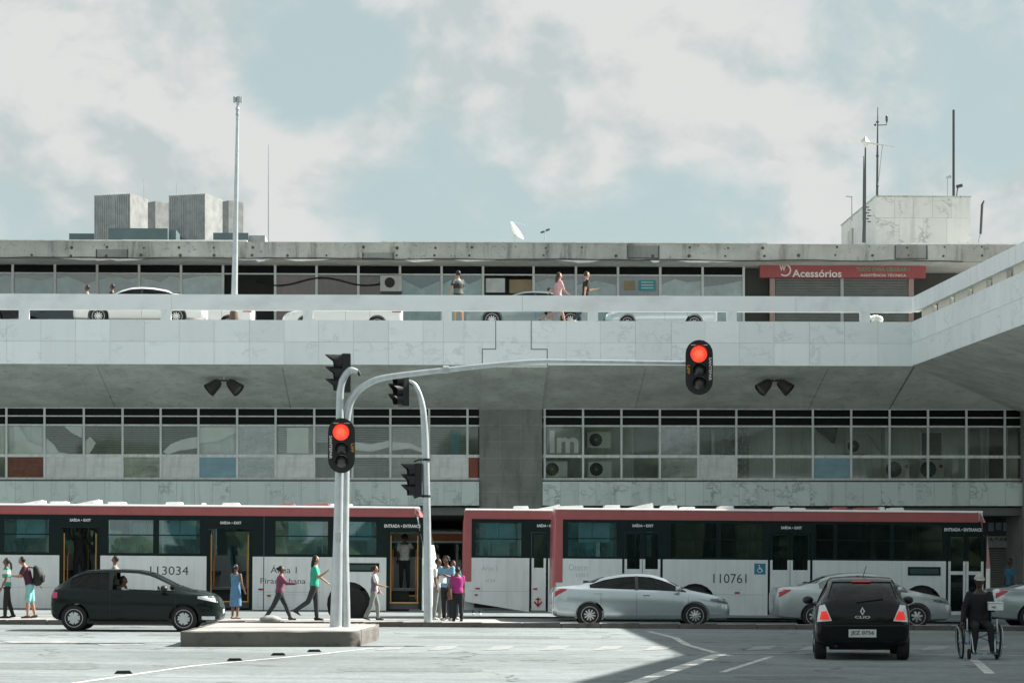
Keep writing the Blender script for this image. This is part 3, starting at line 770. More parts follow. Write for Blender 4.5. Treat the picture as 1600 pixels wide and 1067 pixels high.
def shops():
    zt, zb, zx = zA0-.0, zF1-.1, Z(429.5, YS)
    xs = [at(p, 0, YS).x for p in SM]; st = xs[1]-xs[0]
    while xs[0]-st > XL: xs.insert(0, xs[0]-st)
    n0 = len(xs)-len(SM)
    for x in xs: slab('mullion', 'window_frame', arc, x-.045, x+.045, YS-.06, YS+.06, zb, zt)
    for i, (a, b) in enumerate(zip(xs, xs[1:])):
        k = i-n0
        slab('transom', 'window_frame', arc, a+.045, b-.045, YS-.03, YS+.03, zx-.025, zx+.025)
        slab('clerestory_pane', 'black_glass', arc, a+.045, b-.045, YS, YS+.006, zx+.025, zt-.02)
        if k in (5, 11): continue
        slab('pane', 'glass_shop' if k not in (6, 7, 8) else 'glass_office', arc, a+.045, b-.045, YS, YS+.007, zb, zx-.025)
        m = {0: 'board_grey', 6: 'board_brown', 7: 'board_brown', 8: 'board_brown', 14: 'poster'}.get(k)
        if m:
            slab('shop_panel', m, arc, a+.06, b-.06, YS+.25, YS+.28, zb+(.9 if m == 'board_brown' else .1), zx-.06)
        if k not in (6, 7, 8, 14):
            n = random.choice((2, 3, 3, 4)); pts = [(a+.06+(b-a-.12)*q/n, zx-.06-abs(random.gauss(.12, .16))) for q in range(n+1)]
            MB().prism([(a+.06, zb), (b-.06, zb)]+pts[::-1], 'y', YS+.09, YS+.11).build('reflection_panel', 'reflection_pale', arc, world=True)  # pale shape with irregular top: reflected sky over a treeline put in as colour
        if k == 99:
            slab('shop_panel', 'curtain_pale' if k % 2 else 'board_grey', arc, a+.06, b-.06, YS+.2, YS+.23, zb, zx-.05-.45*random.random())
    def w(px0, px1, py0, py1, Y): a, b = at(px0, py1, Y), at(px1, py0, Y); return a.x, b.x, a.z, b.z
    for p0, p1, q0, q1, m, y in ((759, 789, 435, 457, 'board_white', .1), (796, 832, 437, 458, 'poster_tan', .12), (998, 1025, 438, 454, 'poster_teal', -.02), (975, 992, 439, 453, 'poster_tan', -.02)):
        x0, x1, z0, z1 = w(p0, p1, q0, q1, YS+y); bd = MB().box(x0, x1, YS+y-.01, YS+y+.01, z0, z1).build('notice_board', m, arc, world=True)
        if m == 'poster_teal':
            q = MB()
            for r in range(3): q.box(x0+.1, x1-.1, YS+y-.014, YS+y-.0105, z0+.08+r*.11, z0+.12+r*.11)
            q.build('print_line', 'board_white', bd, world=True)
    # hanging cables behind the brown panels' glass
    pts = [at(p, 440+6*math.sin((p-400)/22.0), YS-.08) for p in range(400, 600, 6)]
    MB().tube(pts, .03, 6).build('cable', 'black_plastic', arc, world=True)
    p = at(611, 442, YS-.35); t = thing('air_conditioner', 'pale air conditioner on the upper arcade shop front', 'air conditioner', (p.x, p.y, p.z-.33))
    MB().box(-.42, .42, 0, .3, 0, .62).build('casing', 'ac_white', t, bevel=.012)
    MB().lathe([(0, .2), (-.012, .2), (-.012, .18), (-.002, .178), (-.002, .001)], (-.05, -.004, .34), 'y', 20).build('fan_guard', 'ac_dark', t, smooth=40)
    MB().box(-.4, .4, .03, .3, -.55, -.02).build('bracket', 'metal_dark', t)
    # shuttered shop
    x0, x1 = at(1212, 0, YS-.3).x, at(1421, 0, YS-.3).x; zs0, zs1 = zF1-.1, Z(432, YS-.3)
    for px in (1204, 1214.5): pass
    for p0, p1 in ((1203, 1211), (1419.5, 1427.5)): slab('shop_post', 'shop_post', arc, at(p0, 0, YS-.3).x, at(p1, 0, YS-.3).x, YS-.35, YS-.05, zs0, zs1)
    xm = at(1315.5, 0, YS-.3).x
    for a, b in ((x0, xm-.06), (xm+.06, x1)):
        q = MB(); n = 26; h = (zs1-zs0)/n
        for i in range(n): q.prism([(YS-.28, zs0+i*h), (YS-.31, zs0+i*h+h*.5), (YS-.28, zs0+i*h+h*.96), (YS-.24, zs0+i*h+h*.96), (YS-.24, zs0+i*h)], 'x', a, b)
        q.build('roller_shutter', 'shutter', arc, world=True)
    slab('shutter_guide', 'metal_grey', arc, xm-.06, xm+.06, YS-.34, YS-.2, zs0, zs1)
    x0, x1 = at(1163, 0, YS).x, at(1203, 0, YS).x
    slab('shop_panel', 'interior_dark', arc, x0, x1, YS+.4, YS+.45, zb, zt)
shops()
def shop_sign():
    Y = YS-.6; a, b = at(1187.5, 433.5, Y), at(1446.5, 411, Y); w, h = b.x-a.x, b.z-a.z
    t = thing('shop_sign', 'muted red shop sign with white lettering above the roller shutters', 'sign', (a.x, Y, a.z))
    MB().box(0, w, 0, .35, 0, h).build('sign_box', 'sign_red', t, bevel=.01)
    def wx(px): return at(px, 0, Y).x-a.x
    def wz(py): return at(1300, py, Y).z-a.z
    text('lettering', 'Acessórios', wx(1315)-wx(1238), (wz(421.5)-wz(434))*.95, 'sign_white', t, ((wx(1238)+wx(1315))/2, -.006, wz(427.5)), bold=.02)
    text('lettering', 'TUDO PARA CELULAR !', wx(1421)-wx(1338), .14, 'sign_green', t, ((wx(1338)+wx(1421))/2, -.006, wz(420.5)), bold=.02)
    text('lettering', 'ASSISTÊNCIA TÉCNICA', wx(1416)-wx(1344), .12, 'sign_white', t, ((wx(1344)+wx(1416))/2, -.006, wz(429.5)), bold=.01)
    cx, cz, r = wx(1226.5), wz(422.5), .24
    b = MB(); n = 22
    ring = [(-2.3+k*(4.1)/n) for k in range(n+1)]
    for q0, q1 in zip(ring, ring[1:]):
        b.quad((cx+r*math.cos(q0), -.006, cz+r*math.sin(q0)), (cx+r*math.cos(q1), -.006, cz+r*math.sin(q1)), (cx+r*.78*math.cos(q1), -.006, cz+r*.78*math.sin(q1)), (cx+r*.78*math.cos(q0), -.006, cz+r*.78*math.sin(q0)))
    b.build('logo_ring', 'sign_white', t)
    text('logo_letter', 'W', .24, .22, 'sign_white', t, (cx-.09, -.007, cz+.08), bold=.03)
shop_sign()

# ---- parapet rail along the deck
def rail():
    t = thing('parapet_rail', 'white rendered parapet rail on short posts along the front of the deck', 'parapet', (0, YF, zF1))
    js = [-23.0]+[at(p, 0, YF).x for p in (-60, 268, 816, 1244)]+[XC]
    for a, b in zip(js, js[1:]): slab('rail_beam', 'white_render', t, a+.004, b-.004, YF+.005, YF+.20, zR0, zR1)
    for px in (-185, 37, 259, 481, 698.5, 926.5, 1143.5, 1352): 
        x = at(px, 0, YF).x; slab('post', 'white_render', t, x-.175, x+.175, YF+.02, YF+.185, zF1-.02, zR0)
rail()

# ---- side wing of the deck that comes towards the street on the right
def wing():
    t = thing('side_wing', 'white marble deck wing projecting towards the street at the right edge', 'viaduct', (XC, 70, 0))
    E = [Vector((XC, YF, 0)), Vector((at(1600, 0, 67).x, 67, 0)), Vector((XC+.1, 46.3, 0)), Vector((XC-2.5, 36, 0)), Vector((XC-4.6, 27.5, 0))]
    WID = 17.
    b = MB(); s = MB(); core = MB()
    pm = MB().box(0, 1, 0, .028, 0, 1).mesh('marble_panel', 'marble_white')
    zz = [(zF0, zFm), (zFm, zF1)]
    fa = None
    for i, (p, q) in enumerate(zip(E, E[1:])):
        d = (q-p); Ln = d.length; d.normalize(); nrm = Vector((d.y, -d.x, 0))         # points left, towards the open street
        if nrm.x > 0: nrm = -nrm
        core.quad(p+Vector((0, 0, zF0)), q+Vector((0, 0, zF0)), q+Vector((0, 0, zF1)), p+Vector((0, 0, zF1)))
        core.quad(p+Vector((0, 0, zF1)), q+Vector((0, 0, zF1)), q+Vector((WID, 0, zF1)), p+Vector((WID, 0, zF1)))
        IN = 5.7
        s.quad(p+Vector((0, 0, zF0)), p+Vector((IN, 0, zF0-K*IN)), q+Vector((IN, 0, zF0-K*IN)), q+Vector((0, 0, zF0)))
        s.quad(p+Vector((IN, 0, zF0-K*IN)), p+Vector((WID, 0, zF0-K*IN)), q+Vector((WID, 0, zF0-K*IN)), q+Vector((IN, 0, zF0-K*IN)))
    s.quad((XC, YF, zF0), (XC+5.7, YF, zF0-K*5.7), (XC+5.7, YW+1, zF0-K*5.7)); s.quad((XC+5.7, YF, zF0-K*5.7), (XR+6, YF, zF0-K*5.7), (XR+6, YW+1, zF0-K*5.7), (XC+5.7, YW+1, zF0-K*5.7))
    MB().box(XC+WID-.3, XC+WID, 27.5, YF, zF1, zR1+1.2).build('far_parapet', 'concrete_column', t, world=True)
    q = E[-1]; core.quad(q+Vector((0, 0, zF0)), q+Vector((WID, 0, zF0)), q+Vector((WID, 0, zF1)), q+Vector((0, 0, zF1)))
    p = E[0]
    fa = core.build('fascia', 'concrete_beam', t, world=True); s.build('soffit', 'concrete_soffit', t, world=True)
    for i, (p, q) in enumerate(zip(E, E[1:])):
        d = (q-p); Ln = d.length; d.normalize(); n = round(Ln/1.215); w = Ln/n
        ang = math.atan2(-d.y, -d.x)                                                   # panel x axis runs from q to p
        for k in range(n):
            for z0, z1 in zz:
                o = part('marble_panel', pm, fa, Vector((q.x, q.y, z0+.005))-d*(-0)+(-d)*(k*w+.006)+Vector((-.034, 0, 0)), (w-.012, 1, z1-z0-.01))
                o.rotation_euler = (0, 0, ang)
        # rail
        m = MB(); up = Vector((0, 0, 1)); nn = Vector((1, 0, 0))
        m.obox((p+q)/2+Vector((.09, 0, (zR0+zR1)/2)), -d*(Ln/2-.004), Vector((.095, 0, 0)), Vector((0, 0, (zR1-zR0)/2)))
        m.build('rail_beam', 'white_render', t, world=True)
        np_ = max(2, round(Ln/2.35))
        for k in range(np_):
            c = p+d*(Ln*(k+.62)/np_); ps = MB()
            ps.obox(c+Vector((.22, 0, (zF1+zR0)/2)), d*.80, Vector((.07, 0, 0)), Vector((0, 0, (zR0-zF1)/2+.004))); ps.build('post', 'post_cream', t, world=True)
    MB().box(XC+.9, XC+1.2, 40, YF-.2, zF1, zR1-.04).build('slot_backing', 'interior_dark', t, world=True)  # added dark wall behind the slots, so no bright sky shows through
    # joints in the soffit and far piers off to the right
    j = MB()
    for k in range(3):
        x = XC+1.2+k*1.5; z = zF0-K*(x-XC)-.004
        j.quad((x, YF, z), (x+.035, YF, z-K*.035), (x+.4, 67, z-K*.1-.0), (x+.365, 67, z-K*.06))
    for y in (74, 62, 50, 38):
        MB().box(XC+8, XC+10, y, y+1.6, -.5, zF0-K*5.7+.05).build('pier', 'concrete_column', t, world=True)
wing()
# ---- marble-clad plant tower on the roof
def tower():
    Y = 92.; a, b = at(1368, 379, Y), at(1516.5, 308.5, Y); z0, z1 = zA1-.2, b.z
    t = thing('roof_tower', 'pale marble clad plant tower on the terminal roof under the antennas', 'tower', (a.x, Y, z0))
    core = MB().box(a.x+.04, b.x-.04, Y+.04, Y+8, z0, z1-.02).build('core', 'concrete_beam', t, world=True)
    zm = Z(338, Y)
    for zl, zh, n in ((z0, zm, 4), (zm, z1, 5)):
        w = (b.x-a.x)/n
        for i in range(n): slab('marble_panel', 'marble_tower', t, a.x+i*w+.003, a.x+(i+1)*w-.003, Y-random.uniform(0, .005), Y+.036, zl+.003, zh-.003)
    for k in range(6):
        for zl, zh in ((z0, zm), (zm, z1)): slab('marble_panel', 'marble_tower', t, a.x-.0, a.x+.036, Y+.04+k*1.32, Y+.04+(k+1)*1.32-.006, zl+.003, zh-.003)
    MB().box(a.x-.03, b.x+.03, Y-.03, Y+8, z1+.0, z1+.05).build('coping', 'concrete_beam', t, world=True)
    c, d = at(1331, 379, Y+5), at(1353, 357, Y+5)
    MB().box(c.x, d.x, Y+5, Y+6, zA1-.2, d.z).build('side_block', 'concrete_beam', t, world=True)
tower()
# ---- ribbed concrete towers far behind
def far_blocks():
    Y = 420.; k = Y/F
    t = thing('office_complex', 'ribbed concrete towers and dark low blocks far behind the terminal roof', 'building', (at(260, 0, Y).x, Y, 0))
    for i, (x0, xe, x1, top, dy) in enumerate(((146, 203, 222, 303, 0), (222, 243, 264, 314.5, 20), (263, 320, 340.5, 303, -4), (340, 357.5, 378, 313.5, 18))):
        Yb = Y+dy; s = depth(260, Yb)/F
        le, ri = (xe-x0)*s, (x1-xe)*s; th = math.atan2(ri, le); a_ = math.hypot(le, ri)
        E = at(xe, 0, Yb); ztop = at(xe, top, Yb).z
        dl = Vector((-math.cos(th), math.sin(th), 0))*a_; dr = Vector((math.sin(th), math.cos(th), 0))*a_
        E = Vector((E.x, E.y, 0)); P = [E, E+dr, E+dr+dl, E+dl]
        b = MB(); b.add([(p.x, p.y, 0) for p in P]+[(p.x, p.y, ztop) for p in P], [(0,1,5,4),(1,2,6,5),(2,3,7,6),(3,0,4,7),(4,5,6,7)])
        tw = b.build('tower', 'tower_concrete', t, world=True)
        rb = MB()
        for d, n in ((dl, 16), (dr, 16)):
            u = d.normalized(); out = Vector((-dl.y, dl.x, 0)).normalized() if d is dl else Vector((dr.y, -dr.x, 0)).normalized()
            for j in range(n+1):
                if j == n//2 and d is dl: continue
                c = E+d*(j/n)+out*.05
                rb.obox((c.x, c.y, ztop/2+.02), u*(a_/n*.28), out*.055, (0, 0, ztop/2+.02))
        rb.build('rib', 'tower_concrete', tw, world=True)
    for x0, x1, top, m, dy in ((108, 147, 365, 'far_glass', 5), (169, 262, 357, 'far_glass', -14), (262, 275, 359, 'far_glass', -12), (333, 388, 364, 'far_glass', -16), (388, 414, 368, 'tower_concrete', -15)):
        a, b = at(x0, 0, Y+dy), at(x1, top, Y+dy)
        MB().box(a.x, b.x, Y+dy, Y+dy+12, 0, b.z).build('low_block', m, t, world=True)
    p = at(419.5, 226, 400)
    m = thing('lattice_mast', 'very thin distant mast right of the ribbed towers', 'mast', (p.x, 400, 0))
    MB().tube([(0, 0, 0), (0, 0, p.z*.86), (0, 0, p.z)], [.13, .11, .05], 6).build('pole', 'metal_grey', m)
    for i, (px, py) in enumerate(((276, 285), (305, 290), (225, 280))):
        q = at(px, py, 418); b = at(px, 303, 418); o = MB().tube([(0, 0, -1.5), (0, 0, q.z-b.z)], .05, 5).build('aerial_rod', 'metal_grey', t); o.location = (q.x-WLOC[t.name][0], -2, b.z)
mat('far_glass', (.12, .17, .18), .35, var=.1, vs=.3)
far_blocks()

# ---- wooded verge on the other side of the road, behind the viewpoint (it shows only in the glass)
def verge():
    rng = random.Random(4); b = MB()
    for i in range(150):
        x = rng.uniform(-95, 95); y = -34+rng.uniform(-9, 9); h = 5.5+4.5*math.sin(x*.13)+2.5*math.sin(x*.41+1)+rng.uniform(0, 5)
        if h < 2: continue
        r = rng.uniform(2.2, 4.0); z = h-r
        n0 = len(b.v); b.ball((x, y, z), (r, r, r*.85), 12, 8)
        for k in range(n0, len(b.v)): v = b.v[k]; q = 1+rng.uniform(-.22, .22); b.v[k] = (x+(v[0]-x)*q, y+(v[1]-y)*q, z+(v[2]-z)*q)
        b.ball((x, y, z*.4), (r*.8, r*.8, z*.6), 8, 6)
    o = b.build('tree_belt', 'foliage', None); tag(o, 'dark belt of trees across the road reflected in the windows', kind='stuff')
mat('foliage', (.05, .075, .04), .9, var=.5, vs=1.5)
verge()
# ================================================================== CARS
mat('tyre', (.022, .023, .023), .85, var=.15, vs=9)
mat('rim_silver', (.55, .57, .58), .32, metal=.7, var=.05)
mat('rim_dark', (.03, .032, .032), .6)
mat('car_trim', (.015, .017, .017), .45, var=.1)
mat('headlamp', (.72, .76, .78), .12, spec=.8, var=.2, vs=9)
mat('headlamp_dark', (.10, .13, .13), .08, spec=.8, var=.6, vs=14)
mat('tail_red', (.42, .012, .018), .18, spec=.7)
mat('tail_lit', (.50, .02, .02), .2, emit=(1, .06, .04, .16))
mat('plate', (.58, .60, .58), .5)
mat('plate_ink', (.06, .065, .065), .6)
mat('chrome', (.75, .77, .78), .15, metal=.95)
mat('seat_dark', (.05, .055, .055), .9)
glass('car_glass', (.07, .10, .10), .0, .01, gcol=.7)
glass('car_glass_clear', (.60, .68, .66), .05, .01)
def paint(name, col, rough=.28, metal=.25): d = max(col) < .03; return mat(name, col, rough, metal, var=.03, vs=1.2, coat=.15 if d else .55, spec=.22 if d else .4)
paint('paint_green_black', (.007, .014, .013), .18, .1); paint('paint_silver', (.46, .53, .56), .2, .6); paint('paint_silver_dark', (.42, .47, .48), .3, .5)
paint('paint_black', (.006, .009, .009), .18, .05); paint('paint_white', (.74, .77, .77), .3, 0); paint('paint_grey_blue', (.22, .30, .32), .3, .4); paint('paint_dark_blue', (.03, .05, .06), .25, .2)

SEDAN = dict(rows=[(-2.27,.36,.68,.86,.92,.56),(-2.23,.28,.77,.955,1.015,.63),(-2.12,.25,.82,.985,1.045,.66),(-1.95,.23,.85,.99,1.055,.66),(-1.70,.22,.86,.985,1.075,.64),
    (-1.35,.20,.87,.98,1.17,.60),(-0.95,.18,.875,.97,1.305,.58),(-0.50,.18,.875,.955,1.385,.57),(-0.10,.18,.875,.945,1.405,.565),(0.25,.18,.875,.935,1.385,.565),
    (0.60,.18,.875,.92,1.285,.58),(0.95,.18,.87,.90,1.12,.62),(1.22,.19,.865,.875,.985,.66),(1.45,.19,.86,.85,.935,.68),(1.75,.20,.84,.79,.875,.66),
    (2.0,.21,.81,.745,.815,.62),(2.15,.22,.75,.70,.765,.56),(2.23,.25,.68,.64,.69,.5),(2.27,.32,.58,.54,.58,.42)],
    wheels=(-1.32, 1.36), r=.315, side=[(-1.32, -.16), (-.09, 1.14)], ws=(.22, 1.22), rw=(-1.50, -.72), cab=(-1.15, .98), bel=.03)
HATCH = dict(rows=[(-1.97,.36,.70,.80,.87,.55),(-1.93,.30,.77,.915,.985,.585),(-1.85,.26,.80,.95,1.05,.60),(-1.70,.24,.815,.955,1.16,.585),(-1.50,.23,.82,.955,1.285,.57),
    (-1.20,.22,.825,.95,1.405,.56),(-0.9,.2,.825,.94,1.425,.56),(-0.3,.2,.825,.925,1.435,.56),(0.05,.2,.825,.915,1.42,.56),(0.35,.2,.825,.905,1.36,.565),
    (0.68,.2,.82,.895,1.21,.59),(1.0,.2,.82,.885,1.055,.62),(1.2,.2,.815,.86,.985,.64),(1.5,.21,.80,.85,.945,.63),(1.72,.22,.77,.81,.89,.60),
    (1.87,.24,.70,.745,.80,.54),(1.94,.27,.63,.66,.70,.48),(1.97,.33,.55,.54,.57,.42)],
    wheels=(-1.42, 1.13), r=.30, side=[(-1.52, -.62), (-.54, .90)], ws=(.12, 1.03), rw=(-1.86, -1.20), cab=(-1.45, .80), bel=.03)
SUV = dict(rows=[(-2.1,.5,.66,.82,.9,.55),(-2.06,.4,.78,.98,1.06,.62),(-2.0,.32,.84,1.08,1.2,.64),(-1.86,.28,.87,1.09,1.42,.62),(-1.6,.26,.88,1.08,1.56,.61),(-1.0,.24,.885,1.06,1.62,.60),
    (-.2,.24,.885,1.04,1.62,.60),(.2,.24,.885,1.03,1.57,.60),(.6,.24,.88,1.02,1.36,.63),(.98,.24,.88,1.0,1.13,.67),(1.3,.24,.875,.97,1.06,.69),(1.7,.26,.84,.9,.98,.65),(1.95,.3,.74,.8,.88,.55),(2.06,.36,.62,.68,.74,.45),(2.1,.42,.48,.58,.6,.3)],
    wheels=(-1.3, 1.3), r=.34, side=[(-1.7, -.75), (-.68, .25), (.31, .86)], ws=(.1, 1.0), rw=(-2.02, -1.72), cab=(-1.7, .8), bel=.03)

SEDAN2 = dict(SEDAN, rows=[(x, z0, w*.985, zb+.015, zr+(.055 if -1.1 < x < .9 else .02), wr) for x, z0, w, zb, zr, wr in SEDAN['rows']], wheels=(-1.30, 1.33), side=[(-1.18, -.20), (-.12, 1.10)])
class Shape:
    def __init__(s, sp, dx=.04):
        a = np.array(sp['rows'], float); s.x0, s.x1 = a[0, 0], a[-1, 0]
        s.xs = np.linspace(s.x0, s.x1, int((s.x1-s.x0)/dx)+1)
        s.c = []
        for k in range(1, 6):
            y = np.interp(s.xs, a[:, 0], a[:, k]); yy = np.concatenate([[y[0]]*3, y, [y[-1]]*3])
            ke = np.array([.1, .2, .4, .2, .1]); sm = np.convolve(yy, ke, 'same')[3:-3]; sm[0] = y[0]; sm[-1] = y[-1]; s.c.append(sm)
    def par(s, x): return [float(np.interp(x, s.xs, c)) for c in s.c]
    def sec(s, x, dw=0., dz=0., z0o=None):
        z0, w, zb, zr, wr = s.par(x); w -= dw; wr -= dw; zr -= dz
        if z0o is not None: z0 = z0o
        h = max(zr-zb, .02); e = min(.055, h*.5); f = min(.005, h*.1)
        p = [(0, z0), (w*.80, z0), (w*.95, z0+.05), (w*.99, z0+.16), (w, (z0+zb)/2+.04), (w*.992, zb-.10), (w*.97, zb-.025), (w*.94, zb+f)]
        a = Vector(p[-1]); b = Vector((wr, zr-e))
        for k in (.25, .5, .75):
            q = a.lerp(b, k); p.append((q.x+.012*math.sin(k*math.pi)*(h > .2), q.y))
        p += [(wr, zr-e), (wr-.045, zr-e*.36), (wr*.55, zr-e*.06), (0, zr)]
        return p
    def loft(s, xa=None, xb=None, dw=0., dz=0., z0=None):
        b = MB(); xs = [x for x in s.xs if (xa is None or xa < x < xb)]
        if xa is not None: xs = [xa]+xs+[xb]
        ring = []
        for x in xs:
            p = s.sec(x, dw, dz, z0); ring.append([(x, y, z) for y, z in p]+[(x, -y, z) for y, z in p[-2:0:-1]])
        n = len(ring[0]); vs = [v for r in ring for v in r]
        fs = [(i*n+k, (i+1)*n+k, (i+1)*n+(k+1) % n, i*n+(k+1) % n) for i in range(len(ring)-1) for k in range(n)]
        fs = [f[::-1] for f in fs]
        fs += [tuple(range(n)), tuple((len(ring)-1)*n+k for k in range(n))[::-1]]
        fs = [f[::-1] for f in fs]
        return b.add(vs, fs)
    def yat(s, x, z):
        p = s.sec(x); zs = [q[1] for q in p[1:]]; ys = [q[0] for q in p[1:]]
        return float(np.interp(z, zs, ys))
    def inside(s, x, y, z):
        p = s.sec(x); return p[0][1] <= z <= p[-1][1] and abs(y) <= s.yat(x, z)
    def end_x(s, y, z, front):
        xs = s.xs[::-1] if front else s.xs
        for i, x in enumerate(xs):
            if s.inside(x, y, z):
                if i == 0: return float(x)
                a, c = float(xs[i-1]), float(x)
                for _ in range(8):
                    m = (a+c)/2
                    if s.inside(m, y, z): c = m
                    else: a = m
                return c
        return float(xs[len(xs)//2])
def side_panel(S, top, bot, x0, x1, off, n=10, sy=-1, nz=3):
    """strip of surface on the car's side between two height functions, set off the body by off"""
    b = MB(); vs = []
    for i in range(n+1):
        x = x0+(x1-x0)*i/n; a, c = bot(x), top(x)
        for j in range(nz+1):
            z = a+(c-a)*j/nz; vs.append((x, sy*(S.yat(x, z)+off), z))
    m = nz+1
    fs = [(i*m+j, (i+1)*m+j, (i+1)*m+j+1, i*m+j+1) for i in range(n) for j in range(nz)]
    if sy > 0: fs = [f[::-1] for f in fs]
    return b.add(vs, fs)
def end_panel(S, poly, off, front, nu=8, nv=5):
    """surface patch on the nose or tail: poly = 4 corners (y,z), bilinear"""
    b = MB(); vs = []; sg = 1 if front else -1
    for i in range(nu+1):
        for j in range(nv+1):
            u, v = i/nu, j/nv
            p = [poly[0][k]*(1-u)*(1-v)+poly[1][k]*u*(1-v)+poly[2][k]*u*v+poly[3][k]*(1-u)*v for k in (0, 1)]
            vs.append((S.end_x(p[0], p[1], front)+sg*off, p[0], p[1]))
    m = nv+1; fs = [(i*m+j, (i+1)*m+j, (i+1)*m+j+1, i*m+j+1) for i in range(nu) for j in range(nv)]
    if not front: fs = [f[::-1] for f in fs]
    return b.add(vs, fs)
def solid(mb, d, axis):
    """give an open patch thickness d along an axis"""
    n = len(mb.v); v2 = [(v[0]+d[0], v[1]+d[1], v[2]+d[2]) for v in mb.v]; fs = list(mb.f); mb.v += v2
    ed = {}
    for f in fs:
        for i in range(len(f)): ed.setdefault(frozenset((f[i], f[(i+1) % len(f)])), []).append((f[i], f[(i+1) % len(f)]))
    for f in fs: mb.f.append(tuple(i+n for i in f)[::-1]); mb.m.append(0)
    for k, e in ed.items():
        if len(e) == 1: a, c = e[0]; mb.f.append((c, a, a+n, c+n)); mb.m.append(0)
    return mb
def wheel_meshes(r, style):
    w = .20
    ty = MB().lathe([(-w/2, r*.70), (-w/2-.008, r*.78), (-w/2, r*.93), (-w/2+.03, r), (w/2-.03, r), (w/2, r*.93), (w/2, r*.70)], (0, 0, 0), 'y', 30).mesh('tyre', 'tyre', 50)
    b = MB(); ro = r*.71
    b.lathe([(-w/2+.012, ro), (-w/2-.004, ro*.985), (-w/2-.004, ro*.93), (-w/2+.03, ro*.90)], (0, 0, 0), 'y', 30, 0)
    b.lathe([(-.035, ro*.93), (-.034, .001)], (0, 0, 0), 'y', 24, 1)
    n, wd = {'five': (6, .20), 'ten': (10, .085), 'y': (7, .12)}[style]
    for k in range(n):
        q = 2*math.pi*k/n+.15; c, s_ = math.cos(q), math.sin(q)
        u = Vector((c, 0, s_)); t = Vector((-s_, 0, c))
        a, e = u*ro*.16, u*ro*.94
        wi, wo = ro*wd*.9, ro*wd*(1.5 if style == 'five' else 1.15)
        y0 = -w/2-.006
        vs = [a-t*wi, a+t*wi, e+t*wo, e-t*wo]
        b.add([(v.x, y0+(.012 if i > 1 else -.004), v.z) for i, v in enumerate(vs)]+[(v.x, y0+.05, v.z) for v in vs], [(0, 1, 2, 3), (7, 6, 5, 4), (0, 4, 5, 1), (1, 5, 6, 2), (2, 6, 7, 3), (3, 7, 4, 0)], 0)
    b.lathe([(-w/2+.03, ro*.24), (-w/2-.012, ro*.22), (-w/2-.018, ro*.12), (-w/2-.018, .001)], (0, 0, 0), 'y', 16, 0)
    ri = b.mesh('rim', ['rim_silver', 'rim_dark'], 35)
    return ty, ri
WH = {}
